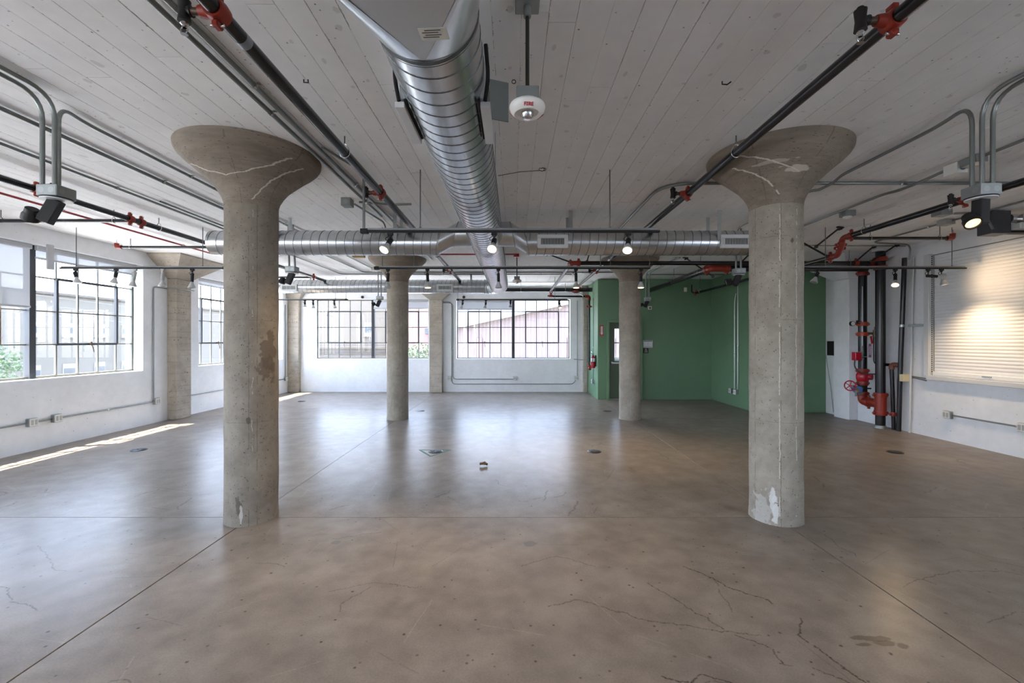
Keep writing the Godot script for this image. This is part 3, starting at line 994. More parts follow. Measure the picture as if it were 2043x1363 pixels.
	part(e, "cylinder", MB.new().lathe([Vector2(0.0, 0), Vector2(0.056, 0.0), Vector2(0.06, 0.02), Vector2(0.06, 0.26), Vector2(0.05, 0.30), Vector2(0.022, 0.335), Vector2(0.018, 0.35)], 16, xf), M.red_gloss)
	part(e, "label_band", MB.new().lathe([Vector2(0.0605, 0.17), Vector2(0.0605, 0.265)], 16, xf), M.sign_white)
	part(e, "valve", MB.new().lathe([Vector2(0.016, 0.35), Vector2(0.016, 0.39), Vector2(0.0, 0.392)], 10, xf).box(Vector3(2.10, 1.21, -11.70), Vector3(0.03, 0.015, 0.11), 0.003).box(Vector3(2.10, 1.235, -11.70), Vector3(0.03, 0.012, 0.10), 0.003, Basis(Vector3(1, 0, 0), 0.25)), M.chrome)
	part(e, "hose", MB.new().tube(bent([Vector3(2.12, 1.19, -11.66), Vector3(2.10, 1.19, -11.6), Vector3(2.09, 0.95, -11.62)], 0.05), 0.009, 6), M.black_matte)
	part(e, "wall_bracket", MB.new().box(Vector3(2.2, 1.0, -11.72), Vector3(0.03, 0.3, 0.05), 0.004), M.black_matte)

# ---------------------------------------------------------------- columns and pilasters
const CAP := [[0.2075, 0.0], [0.209, 0.03], [0.222, 0.075], [0.255, 0.135], [0.30, 0.195], [0.372, 0.262], [0.442, 0.325], [0.50, 0.372], [0.54, 0.412], [0.556, 0.44], [0.56, 0.4695]]

func cap_v(r: float) -> float:
	var len := 0.0
	for i in range(1, CAP.size()):
		var a := Vector2(CAP[i - 1][0], CAP[i - 1][1])
		var b := Vector2(CAP[i][0], CAP[i][1])
		if r <= b.x:
			return len + a.distance_to(b) * (r - a.x) / maxf(b.x - a.x, 1e-5)
		len += a.distance_to(b)
	return len

func column(label: String, at: Vector3, sd: int, w: int, h: int, which: int) -> void:
	var o := thing("concrete_column", label, "column", at, "mushroom-capped round columns", "thing")
	var neck := 2.70
	var dark := Color("6b6256") if which == 0 else Color("7c7468")
	var lite := Color("9b9284") if which == 0 else Color("aea698")
	var im := mineral(w, h, sd, dark, lite, 0.006 * 512.0 / w, 0.0011, int(w * h / 330.0), 1.7 * w / 512.0)
	var X := func(deg: float) -> float: return fposmod(deg, 360.0) / 360.0 * w
	var Y := func(m: float) -> float: return m / neck * h
	var s := w / 512.0
	# lift joints and the vertical seams of the form
	for m in [1.72, 2.42, 0.86]:
		scratch(im, [Vector2(0, Y.call(m)), Vector2(w * 0.5, Y.call(m + 0.01)), Vector2(w - 1, Y.call(m))], 0.6 * s, 0.6, 0.3, sd + int(m * 10), Color("4b443b"), 0.5)
	for a in ([65.0, 48.0, 245.0] if which != 1 else [168.0, 110.0, 300.0]):
		scratch(im, [Vector2(X.call(a), 0), Vector2(X.call(a), h - 1)], 0.7 * s, 0.55, 0.25, sd + int(a), Color("3f382f"), 0.35)
	if which == 0:
		patch(im, Vector2(X.call(20), Y.call(1.42)), Vector2(30, 78), 0.30, Color("5b5044"), 5)
		patch(im, Vector2(X.call(30), Y.call(1.33)), Vector2(24, 40), 0.35, Color("5b5044"), 6)
		patch(im, Vector2(X.call(86), Y.call(0.16)), Vector2(10, 34), 0.4, Color("4c453c"), 7)
		patch(im, Vector2(X.call(80), Y.call(0.10)), Vector2(5, 34), 0.3, Color("c9c4bb"), 8)
		patch(im, Vector2(X.call(66), Y.call(0.88)), Vector2(7, 9), 0.3, Color("4c453c"), 9)
		scratch(im, [Vector2(X.call(57), Y.call(2.65)), Vector2(X.call(57), Y.call(2.3)), Vector2(X.call(58), Y.call(0.4))], 0.8, 0.4, 0.5, 71, Color("d6d0c5"), 0.75)
	elif which == 1:
		patch(im, Vector2(X.call(121), Y.call(0.12)), Vector2(10, 44), 0.1, Color("d9d8d4"), 15)
		patch(im, Vector2(X.call(127), Y.call(0.20)), Vector2(8, 36), 0.15, Color("d9d8d4"), 16)
		patch(im, Vector2(X.call(150), Y.call(0.1)), Vector2(36, 60), 0.55, Color("cfcfcb"), 17)
		for a in [112.0, 74.0]:
			scratch(im, [Vector2(X.call(a), Y.call(2.65)), Vector2(X.call(a + 1), Y.call(1.4)), Vector2(X.call(a), Y.call(0.08))], 1.1, 0.25, 0.5, int(a), Color("dcd6cb"), 0.35)
		patch(im, Vector2(X.call(86), Y.call(2.38)), Vector2(7, 9), 0.35, Color("4a4239"), 18)
	else:
		scratch(im, [Vector2(X.call(100), Y.call(0.1)), Vector2(X.call(100), Y.call(0.8))], 1.0 * s, 0.4, 0.4, 33, Color("cfcac0"), 0.5)
	var m := flat("column_%d" % sd, "ffffff", 0.82)
	m.albedo_texture = tex(im)
	m.heightmap_enabled = true
	m.heightmap_texture = grey_tex(256, 256, sd + 9, 0.08, 0.2, 0.8)
	m.heightmap_scale = 0.4
	var xf := Transform3D(Basis(), at)
	var rows := []
	for i in 28:
		var y := neck * i / 27.0
		var r := 0.2075 + (0.004 if i == 0 else 0.0)
		var row := PackedVector3Array()
		for j in 65:
			var a := TAU * (j % 64) / 64.0
			var rr := r + 0.0016 * sin(a * 5.0 + i * 0.9 + sd) + 0.0011 * sin(a * 11.0 - i * 1.7)
			row.append(at + Vector3(cos(a) * rr, y, sin(a) * rr))
		rows.append(row)
	part(o, "shaft", MB.new().grid(rows, true, 1.0, 1.0 / neck), m)
	# flared capital
	var cw := w
	var ch := int(h * 0.45)
	var total := cap_v(9.0)
	var ci := mineral(cw, ch, sd + 40, Color("6e6457"), Color("9a8e80"), 0.006 * 512.0 / w, 0.0011, int(cw * ch / 360.0), 1.8 * s)
	var V := func(r: float) -> float: return cap_v(r) / total * (ch - 1)
	for r in [0.212, 0.40]:
		scratch(ci, [Vector2(0, V.call(r)), Vector2(cw * 0.5, V.call(r) + 2), Vector2(cw - 1, V.call(r))], 0.7 * s, 0.5, 0.3, sd + int(r * 99), Color("4b443b"), 0.25)
	for k in 6:
		var a := 20.0 + k * 60.0
		scratch(ci, [Vector2(X.call(a), 0), Vector2(X.call(a - 2), ch - 1)], 0.6 * s, 0.55, 0.3, sd + k, Color("463f36"), 0.35)
	var lines := []
	if which == 0:
		lines = [[[152, 0.44], [122, 0.34], [95, 0.30], [66, 0.33], [40, 0.40], [24, 0.50]], [[4, 0.47], [25, 0.34], [46, 0.235], [59, 0.21]]]
	elif which == 1:
		lines = [[[166, 0.44], [140, 0.32], [114, 0.22]], [[151, 0.50], [128, 0.42], [108, 0.36], [90, 0.32]]]
		patch(ci, Vector2(X.call(95), V.call(0.345)), Vector2(26, 22), 0.25, Color("cfc6b8"), 44)
		patch(ci, Vector2(X.call(122), V.call(0.40)), Vector2(34, 16), 0.4, Color("c4bbad"), 45)
	for ln in lines:
		var pts := []
		for q in ln:
			pts.append(Vector2(X.call(q[0]), V.call(q[1])))
		scratch(ci, pts, 2.0 * s, 0.18, 0.6, sd + 77, Color("cfc6b9"), 0.05)
	var cmn := flat("capital_%d" % sd, "ffffff", 0.85)
	cmn.albedo_texture = tex(ci)
	cmn.heightmap_enabled = true
	cmn.heightmap_texture = m.heightmap_texture
	cmn.heightmap_scale = 0.4
	var crow := []
	for q in CAP:
		var row := PackedVector3Array()
		for j in 73:
			var a := TAU * (j % 72) / 72.0
			row.append(at + Vector3(cos(a) * q[0], neck + q[1], sin(a) * q[0]))
		crow.append(row)
	part(o, "capital", MB.new().grid(crow, true, 1.0, 1.0 / total), cmn)

func frustum(b: Rect2, y0: float, tp: Rect2, y1: float) -> MB:
	var lo := [Vector3(b.position.x, y0, b.position.y), Vector3(b.end.x, y0, b.position.y), Vector3(b.end.x, y0, b.end.y), Vector3(b.position.x, y0, b.end.y)]
	var hi := [Vector3(tp.position.x, y1, tp.position.y), Vector3(tp.end.x, y1, tp.position.y), Vector3(tp.end.x, y1, tp.end.y), Vector3(tp.position.x, y1, tp.end.y)]
	var mb := MB.new()
	var c: Vector3 = (lo[0] + lo[2] + hi[0] + hi[2]) / 4.0
	for i in 4:
		var j := (i + 1) % 4
		var mid: Vector3 = (lo[i] + lo[j] + hi[i] + hi[j]) / 4.0
		mb.face([lo[i], lo[j], hi[j], hi[i]], mid - c)
	return mb

func pilaster(label: String, sh: Rect2, br: Rect2, m: Material, group := "", y0 := 2.76) -> void:
	var c := Vector3(sh.get_center().x, 0, sh.get_center().y)
	var o := thing("pilaster", label, "pilaster", c, group, "thing")
	part(o, "shaft", MB.new().box(Vector3(c.x, y0 / 2, c.z), Vector3(sh.size.x, y0, sh.size.y), 0.012), m)
	var k := frustum(sh, y0, br, CEIL - 0.03)
	k.box(Vector3(br.get_center().x, CEIL - 0.0155, br.get_center().y), Vector3(br.size.x, 0.03, br.size.y))
	part(o, "bracket", k, m)

func build_columns() -> void:
	column("thick concrete column nearest on the left with a dark damp patch on its shaft", Vector3(-2.3, 0, -3.83), 201, 512, 1024, 0)
	column("thick concrete column nearest on the right with white plaster at its foot", Vector3(2.3, 0, -3.83), 211, 512, 1024, 1)
	column("distant concrete column in front of the left end window", Vector3(-2.3, 0, -8.64), 221, 256, 512, 2)
	column("distant concrete column in front of the green exit door", Vector3(2.3, 0, -8.64), 231, 256, 512, 2)
	pilaster("bare concrete pilaster between the two left windows", Rect2(-6.75, -8.89, 0.18, 0.40), Rect2(-6.75, -9.36, 0.62, 1.34), M.pilaster, "bare concrete pilasters")
	pilaster("bare concrete pilaster between the two end wall windows", Rect2(-2.51, -13.13, 0.38, 0.18), Rect2(-2.99, -13.13, 1.34, 0.49), M.pilaster, "bare concrete pilasters")
	pilaster("bare concrete pilaster in the far left corner", Rect2(-6.75, -13.13, 0.34, 0.13), Rect2(-6.75, -13.13, 0.61, 0.35), M.pilaster, "bare concrete pilasters")
	pilaster("narrow bare concrete pilaster beside the pale green side wall", Rect2(2.075, -13.13, 0.13, 0.15), Rect2(2.0, -13.13, 0.205, 0.29), M.pilaster, "bare concrete pilasters")
	pilaster("white painted pilaster beside the black fire riser pipes", Rect2(6.52, -8.89, 0.18, 0.40), Rect2(6.08, -9.36, 0.62, 1.34), M.wall)

# ---------------------------------------------------------------- roll-up shutter
func build_shutter() -> void:
	var o := thing("roller_shutter", "closed pale metal roll-up shutter on the right wall lit by a warm spot", "shutter", Vector3(WR, 1.0, -5.0))
	var z0 := -6.96
	var z1 := -3.05
	var pitch := 0.05
	var sl := []
	for i in 7:
		var a := PI * i / 6.0
		sl.append(Vector2(0.004 + sin(a) * 0.0055, pitch * i / 6.0))
	var sm := MB.new()
	for i in 6:
		for k in 1:
			var p: Vector2 = sl[i]
			var q: Vector2 = sl[i + 1]
			sm.face([Vector3(-p.x, p.y, -(z1 - z0) / 2), Vector3(-q.x, q.y, -(z1 - z0) / 2), Vector3(-q.x, q.y, (z1 - z0) / 2), Vector3(-p.x, p.y, (z1 - z0) / 2)], Vector3(-1, 0, 0))
	sm.face([Vector3(0.004, 0, -(z1 - z0) / 2), Vector3(0.004, 0, (z1 - z0) / 2), Vector3(-0.004, 0, (z1 - z0) / 2), Vector3(-0.004, 0, -(z1 - z0) / 2)], Vector3.DOWN)
	sm.face([Vector3(0.004, pitch, -(z1 - z0) / 2), Vector3(0.004, pitch, (z1 - z0) / 2), Vector3(-0.004, pitch, (z1 - z0) / 2), Vector3(-0.004, pitch, -(z1 - z0) / 2)], Vector3.UP)
	sm.face([Vector3(0.004, 0, -(z1 - z0) / 2), Vector3(0.004, pitch, -(z1 - z0) / 2), Vector3(0.004, pitch, (z1 - z0) / 2), Vector3(0.004, 0, (z1 - z0) / 2)], Vector3.RIGHT)
	var smm := sm.mesh()
	for i in 37:
		put(o, "slat", smm, M.shutter, Vector3(WR + 0.02, 1.06 + i * pitch, (z0 + z1) / 2))
	part(o, "bottom_bar", MB.new().box(Vector3(WR + 0.005, 1.03, (z0 + z1) / 2), Vector3(0.05, 0.06, z1 - z0), 0.006), M.shutter)
	part(o, "guide_rail", MB.new().box(Vector3(WR - 0.02, 1.96, -7.02), Vector3(0.09, 1.95, 0.09), 0.006), M.white_frame)
	var ch := MB.new()
	for i in 60:
		ch.box(Vector3(WR - 0.03, 1.06 + i * 0.031, -6.955), Vector3(0.014, 0.016, 0.014), 0.003)
	var c := part(o, "chain", ch, M.motor_grey)
	c.set_meta("kind", "stuff")
	part(o, "sill_ledge", MB.new().box(Vector3(WR - 0.02, 0.955, -5.0), Vector3(0.09, 0.07, 4.05), 0.006), M.white_frame)
	part(o, "lock_handle", MB.new().box(Vector3(WR - 0.03, 1.035, -6.15), Vector3(0.02, 0.02, 0.12), 0.004), M.strap_metal)
	var t := thing("shutter_motor", "dark bracket with a silver gear motor under the ceiling above the shutter", "motor", Vector3(6.15, 2.88, -5.4))
	part(t, "bracket_plate", MB.new().box(Vector3(6.01, 3.015, -5.46), Vector3(0.24, 0.28, 0.18), 0.006), M.motor_grey)
	part(t, "gear_motor", MB.new().cyl(Vector3(6.13, 3.06, -5.40), Vector3(6.21, 3.06, -5.40), 0.055, 16).box(Vector3(6.33, 3.05, -5.36), Vector3(0.24, 0.11, 0.11), 0.012).cyl(Vector3(6.31, 3.05, -5.31), Vector3(6.31, 3.05, -5.27), 0.05, 16), M.chrome)
	part(t, "clutch_box", MB.new().box(Vector3(6.30, 2.955, -5.36), Vector3(0.28, 0.075, 0.12), 0.008), M.white_frame)
	part(t, "wall_arm", MB.new().box(Vector3(6.40, 2.9, -5.44), Vector3(0.60, 0.03, 0.1), 0.004), M.black_matte)
	part(t, "cable_tube", MB.new().tube(bent([Vector3(5.55, 3.15, -5.5), Vector3(5.87, 3.15, -5.44), Vector3(5.89, 2.92, -5.36)], 0.1), 0.014, 8), M.conduit)

# ---------------------------------------------------------------- spiral ducts
func helix(a: Vector3, d: Vector3, R: float, length: float, pitch: float, r: float) -> MB:
	var n1 := d.cross(Vector3.UP).normalized()
	var n2 := n1.cross(d)
	var turns := length / pitch
	var steps := int(turns * 40)
	var rows := []
	for i in steps + 1:
		var u := float(i) / steps
		var th := u * turns * TAU
		var rad := n1 * cos(th) + n2 * sin(th)
		var p := a + d * (u * length) + rad * R
		var row := PackedVector3Array()
		for k in [[-1.0, -0.2], [-0.5, 0.8], [0.5, 0.8], [1.0, -0.2]]:
			row.append(p + d * (k[0] * r) + rad * (k[1] * r))
		rows.append(row)
	return MB.new().grid(rows, false)

func register_grille(parent: Node, x0: float, x1: float, y0: float, y1: float, z: float, open := false) -> void:
	var fw := 0.045
	var mb := MB.new()
	var cx := (x0 + x1) / 2
	var cy := (y0 + y1) / 2
	mb.box(Vector3(cx, y1 - fw / 2, z), Vector3(x1 - x0, fw, 0.02), 0.004)
	mb.box(Vector3(cx, y0 + fw / 2, z), Vector3(x1 - x0, fw, 0.02), 0.004)
	mb.box(Vector3(x0 + fw / 2, cy, z), Vector3(fw, y1 - y0 - fw * 2, 0.02), 0.004)
	mb.box(Vector3(x1 - fw / 2, cy, z), Vector3(fw, y1 - y0 - fw * 2, 0.02), 0.004)
	# short neck down to the duct
	mb.box(Vector3(cx, y1 - 0.012, z - 0.035), Vector3(x1 - x0 - 0.02, 0.012, 0.06))
	mb.box(Vector3(cx, y0 + 0.012, z - 0.035), Vector3(x1 - x0 - 0.02, 0.012, 0.06))
	mb.box(Vector3(x0 + 0.012, cy, z - 0.035), Vector3(0.012, y1 - y0 - 0.03, 0.06))
	mb.box(Vector3(x1 - 0.012, cy, z - 0.035), Vector3(0.012, y1 - y0 - 0.03, 0.06))
	var f := part(parent, "register", mb, M.white_frame)
	part(f, "throat", MB.new().box(Vector3(cx, cy, z - 0.011), Vector3(x1 - x0 - fw * 2, y1 - y0 - fw * 2, 0.004)), M.hole_black if not open else M.box_metal)
	var lv := MB.new()
	var k := x0 + fw + 0.008
	while k < x1 - fw:
		lv.box(Vector3(k, cy, z - 0.003), Vector3(0.0045, y1 - y0 - fw * 2, 0.007))
		k += 0.0155 if not open else 0.09
	part(f, "louvers", lv, M.white_frame)

func strap(parent: Node, x: float, y0: float, z: float, ax := Vector3.RIGHT) -> void:
	part(parent, "hanger_strap", MB.new().box(Vector3(x, (y0 + CEIL) / 2, z), Vector3(0.045, CEIL - y0, 0.004) if ax == Vector3.RIGHT else Vector3(0.004, CEIL - y0, 0.045)), M.strap_metal)

func build_ducts() -> void:
	var X := -0.362
	var Y := 2.897
	var R := 0.216
	var zb := Vector3(0, 0, -1)
	var o := thing("main_spiral_duct", "large spiral metal duct running straight away from the camera under the ceiling", "duct", Vector3(X, Y - R, -1.77))
	var z0 := -1.77
	var z1 := -10.55
	part(o, "pipe", MB.new().tube([Vector3(X, Y, z0), Vector3(X, Y, -4.0), Vector3(X, Y, -7.0), Vector3(X, Y, z1)], R, 48, false), M.galvanized)
	part(o, "spiral_seam", helix(Vector3(X, Y, z0 - 0.03), zb, R, z0 - z1 - 0.06, 0.107, 0.0032), M.seam)
	part(o, "collar", MB.new().tube([Vector3(X, Y, z0 + 0.01), Vector3(X, Y, z0 - 0.012)], R + 0.005, 48, false).tube([Vector3(X, Y, z0 - 0.02), Vector3(X, Y, z0 - 0.026)], R + 0.004, 48, false), M.seam)
	# square-to-round transition
	var tr := MB.new()
	var rz := -1.2
	var cx := -0.375
	var hw := 0.307
	var yb := Y - R + 0.0
	var yt := Y + R + 0.02
	var cn := [Vector3(cx + hw, yt, rz), Vector3(cx - hw, yt, rz), Vector3(cx - hw, yb, rz), Vector3(cx + hw, yb, rz)]
	for q in 4:
		var pts := []
		for i in 13:
			var a := PI / 2 * q + PI / 2 * i / 12.0
			pts.append(Vector3(X + cos(a) * R, Y + sin(a) * R, z0))
		var rr := PackedVector3Array(pts)
		var r2 := PackedVector3Array()
		for i in 13:
			r2.append(cn[q] + (pts[i] - Vector3(X, Y, z0)) * 0.02)
		tr.grid([rr, r2], false)
		var nx: Vector3 = cn[(q + 1) % 4]
		var mid: Vector3 = (pts[12] + cn[q] + nx) / 3.0
		tr.face([pts[12], cn[q], nx], mid - Vector3(X, Y, mid.z))
	part(o, "transition", tr, M.duct_plain)
	part(o, "rectangular_trunk", MB.new().box(Vector3(cx, (yb + yt) / 2, 1.15), Vector3(hw * 2, yt - yb, 4.7), 0.01), M.duct_plain)
	var st := Basis(Vector3.UP, -0.06)
	var tg := part(o, "paper_tag", MB.new().box(Vector3(-0.293, yb - 0.002, -1.60), Vector3(0.105, 0.0015, 0.062), 0.0, st), M.paper)
	var pr := MB.new()
	for k in 4:
		pr.box(Vector3(-0.305 + 0.01 * (k % 2), yb - 0.0035, -1.615 + k * 0.012), Vector3(0.06, 0.001, 0.003), 0.0, st)
	part(tg, "print", pr, M.motor_grey)
	# gored elbow that turns left into the far cross duct
	var er := 0.36
	var ctr := Vector3(X - er, Y, z1)
	var rows := []
	for i in 6:
		var a := PI / 2 * i / 5.0
		var c := ctr + Vector3(cos(a) * er, 0, -sin(a) * er)
		var dirv := Vector3(-sin(a), 0, -cos(a))
		var n1 := dirv.cross(Vector3.UP).normalized()
		rows.append(MB.ring(c, n1, n1.cross(dirv), lerpf(R, 0.176, i / 5.0), 40))
	var el := MB.new()
	for i in 5:
		el.grid([rows[i], rows[i + 1]])
	part(o, "elbow", el, M.galvanized)
	var es := MB.new()
	for i in 6:
		var a := PI / 2 * i / 5.0
		var c := ctr + Vector3(cos(a) * er, 0, -sin(a) * er)
		var dirv := Vector3(-sin(a), 0, -cos(a)) * 0.012
		es.tube([c - dirv, c + dirv], lerpf(R, 0.176, i / 5.0) + 0.005, 40, false)
	part(o, "elbow_band", es, M.strap_metal)
	for zz in [-3.4, -7.6, -10.2]:
		for sx in [-1.0, 1.0]:
			strap(o, X + sx * (R + 0.002), Y, zz, Vector3.FORWARD)
	# side registers on the flanks
	for sx in [-1.0, 1.0]:
		var fx: float = X + sx * 0.205
		var reg := MB.new()
		reg.box(Vector3(fx + sx * 0.012, 2.752, -2.42), Vector3(0.05, 0.03, 0.42), 0.003)
		reg.box(Vector3(fx, 3.03, -2.42), Vector3(0.03, 0.03, 0.42), 0.003)
		reg.box(Vector3(fx, 2.90, -2.225), Vector3(0.03, 0.24, 0.03), 0.003)
		reg.box(Vector3(fx, 2.90, -2.615), Vector3(0.03, 0.24, 0.03), 0.003)
		var f := part(o, "side_register", reg, M.white_frame)
		var gk := MB.new()
		gk.box(Vector3(fx - sx * 0.020, 2.764, -2.40), Vector3(0.014, 0.012, 0.42), 0.002)
		gk.tube(bent([Vector3(fx + sx * 0.012, 2.762, -2.2), Vector3(fx + sx * 0.03, 2.87, -2.18), Vector3(fx + sx * 0.018, 3.02, -2.16)], 0.08), 0.010, 8)
		gk.box(Vector3(fx - sx * 0.01, 2.90, -2.42), Vector3(0.012, 0.22, 0.36))
		part(f, "foam_gasket", gk, M.hole_black)
		if sx > 0:
			var dp := MB.new().box(Vector3(fx + 0.075, 2.895, -2.44), Vector3(0.11, 0.22, 0.006), 0.0, Basis(Vector3.UP, 0.35))
			dp.box(Vector3(fx + 0.012, 2.895, -2.42), Vector3(0.006, 0.23, 0.38))
			part(f, "damper_plate", dp, M.damper)
	# near cross duct with its two offsets up into the main duct
	var z := -5.59
	var r := 0.155
	var yl := 2.80
	var yh := 2.915
	var c1 := thing("near_cross_duct", "galvanized spiral duct crossing the room behind the nearest track, with a white register", "duct", Vector3(-3.85, yl - r, z))
	part(c1, "pipe", MB.new().tube([Vector3(-3.85, yl, z), Vector3(-2.4, yl, z), Vector3(-0.95, yl, z)], r, 40).tube([Vector3(0.16, yl, z), Vector3(1.8, yl, z), Vector3(3.5, yl, z)], r, 40), M.galvanized)
	part(c1, "spiral_seam", helix(Vector3(-3.82, yl, z), Vector3.RIGHT, r, 2.85, 0.107, 0.0036), M.seam)
	part(c1, "spiral_seam", helix(Vector3(0.20, yl, z), Vector3.RIGHT, r, 3.28, 0.107, 0.0036), M.seam)
	for sx in [-1.0, 1.0]:
		var xa := -0.95 if sx < 0 else 0.16
		var xb := -0.73 if sx < 0 else -0.02
		var xm: float = X + sx * 0.1
		var n2 := Vector3(0.22 * -sx, 1, 0)
		var ra := MB.ring(Vector3(xa, yl, z), n2, Vector3(0, 0, 1) , r, 40)
		var rb := MB.ring(Vector3(xb, yh, z), n2, Vector3(0, 0, 1), r, 40)
		var rc := MB.ring(Vector3(xm, yh, z), Vector3.UP, Vector3(0, 0, 1), r, 40)
		part(c1, "offset_gore", MB.new().grid([ra, rb]).grid([rb, rc]), M.galvanized)
		var bd := MB.new()
		for q in [[ra, Vector3(xa, yl, z)], [rb, Vector3(xb, yh, z)]]:
			var o1 := PackedVector3Array()
			var o2 := PackedVector3Array()
			for p in q[0]:
				var e: Vector3 = q[1] + (p - q[1]) * 1.03
				o1.append(e + Vector3(-0.006, 0, 0))
				o2.append(e + Vector3(0.006, 0, 0))
			bd.grid([o1, o2])
		part(c1, "gore_band", bd, M.strap_metal)
	register_grille(c1, 0.294, 0.675, 2.70, 2.868, z + 0.175)
	register_grille(c1, 2.576, 2.96, 2.70, 2.868, z + 0.175)
	for x in [0.71, 2.56, -1.48, -2.95]:
		strap(c1, x, yl, z + r + 0.004)
		strap(c1, x, yl, z - r - 0.004)
	# far cross duct
	z = z1 - er
	r = 0.172
	var c2 := thing("far_cross_duct", "galvanized spiral duct crossing the far end above the end windows", "duct", Vector3(-6.1, Y - r, z))
	part(c2, "pipe", MB.new().tube([Vector3(-6.1, Y, z), Vector3(-3.4, Y, z), Vector3(X - er, Y, z)], r, 40), M.galvanized)
	part(c2, "spiral_seam", helix(Vector3(-6.07, Y, z), Vector3.RIGHT, r, 5.3, 0.107, 0.0036), M.seam)
	register_grille(c2, -5.73, -5.33, 2.762, 2.935, z + 0.19, true)
	register_grille(c2, -1.90, -1.50, 2.762, 2.935, z + 0.19, true)
	for x in [-1.05, -3.0, -5.0]:
		strap(c2, x, Y, z + r + 0.004)

# ---------------------------------------------------------------- sprinkler pipes
func hanger(parent: Node, p: Vector3, r: float, d: Vector3) -> void:
	part(parent, "hanger_rod", MB.new().cyl(Vector3(p.x, p.y + r * 1.9, p.z), Vector3(p.x, CEIL + 0.005, p.z), 0.005, 6), M.steel_rod)
	var n := d.cross(Vector3.UP).normalized()
	var pts := []
	for i in 17:
		var a := TAU * i / 16.0
		pts.append(p + n * (sin(a) * (r + 0.004)) + Vector3.UP * (cos(a) * (r + 0.004) + (0.9 * r * maxf(0.0, cos(a)) ** 3)))
	part(parent, "hanger_ring", MB.new().tube(pts, 0.0045, 6, false), M.chrome)

func coupling(parent: Node, p: Vector3, d: Vector3, r: float, m: Material, called := "coupling") -> void:
	var B := along(d)
	var xf := Transform3D(B, p)
	var w := 0.028 + r * 0.12
	var mb := MB.new().lathe([Vector2(r, -w), Vector2(r * 1.22 + 0.004, -w), Vector2(r * 1.28 + 0.006, 0), Vector2(r * 1.22 + 0.004, w), Vector2(r, w)], 20, xf)
	for s in [-1.0, 1.0]:
		mb.box(p + B.x * s * (r * 1.3 + 0.018), Vector3(0.04, w * 1.3, 0.032), 0.008, B)
	var c := part(parent, called, mb, m)
	var bt := MB.new()
	for s in [-1.0, 1.0]:
		var q: Vector3 = p + B.x * s * (r * 1.3 + 0.022)
		bt.cyl(q - B.z * 0.03, q + B.z * 0.03, 0.007, 6)
	part(c, "bolt", bt, M.chrome)

func sprinkler(parent: Node, p: Vector3, d: Vector3, r: float, side: Vector3) -> void:
	var B := along(d)
	var xf := Transform3D(B, p)
	var cl := MB.new().lathe([Vector2(r, -0.036), Vector2(r * 1.15 + 0.004, -0.036), Vector2(r * 1.3 + 0.004, 0), Vector2(r * 1.15 + 0.004, 0.036), Vector2(r, 0.036)], 20, xf)
	cl.lathe([Vector2(0.032, r * 0.8), Vector2(0.028, r + 0.03), Vector2(0.024, r + 0.045), Vector2(0.0, r + 0.046)], 14, Transform3D(along(side), p))
	for s in [-1.0, 1.0]:
		cl.box(p + Vector3.UP * s * (r * 1.3 + 0.016), Vector3(0.034, 0.03, 0.05), 0.008)
	part(parent, "tee_clamp", cl, M.red_fitting)
	part(parent, "clamp_bolt", MB.new().cyl(p + Vector3(0.03, -r * 1.3 - 0.018, 0), p + Vector3(-0.03, -r * 1.3 - 0.018, 0), 0.007, 6), M.chrome)
	var e := p + side * (r + 0.115)
	part(parent, "nipple", MB.new().cyl(p + side * (r + 0.03), e, 0.017, 12), M.bronze)
	part(parent, "tee_fitting", MB.new().lathe([Vector2(0.0, 0.062), Vector2(0.014, 0.062), Vector2(0.014, 0.05), Vector2(0.027, 0.048), Vector2(0.025, 0.03), Vector2(0.022, 0.0), Vector2(0.025, -0.03), Vector2(0.027, -0.046), Vector2(0.0, -0.047)], 14, Transform3D(Basis(), e)).lathe([Vector2(0.0, 0.0), Vector2(0.021, 0.02), Vector2(0.025, 0.034), Vector2(0.0, 0.036)], 12, Transform3D(along(-side), e)), M.fitting_black)
	var q := e + Vector3(0, -0.046, 0)
	var hd := MB.new().lathe([Vector2(0.017, 0), Vector2(0.017, -0.012), Vector2(0.009, -0.02), Vector2(0.009, -0.028)], 12, Transform3D(Basis(), q))
	for s in [-1.0, 1.0]:
		hd.tube([q + Vector3(s * 0.009, -0.022, 0), q + Vector3(s * 0.017, -0.036, 0), q + Vector3(s * 0.004, -0.055, 0)], 0.003, 6)
	hd.disc(q + Vector3(0, -0.057, 0), Vector3.DOWN, 0.015, 12).disc(q + Vector3(0, -0.055, 0), Vector3.UP, 0.015, 12)
	part(parent, "sprinkler_head", hd, M.chrome)

func red_elbow(parent: Node, pts: Array, r: float, m: Material) -> void:
	part(parent, "elbow", MB.new().tube(bent(pts, 0.3, 8), r * 1.12, 16), m)
	coupling(parent, pts[0], pts[1] - pts[0], r, m)
	coupling(parent, pts[-1], pts[-1] - pts[-2], r, m)

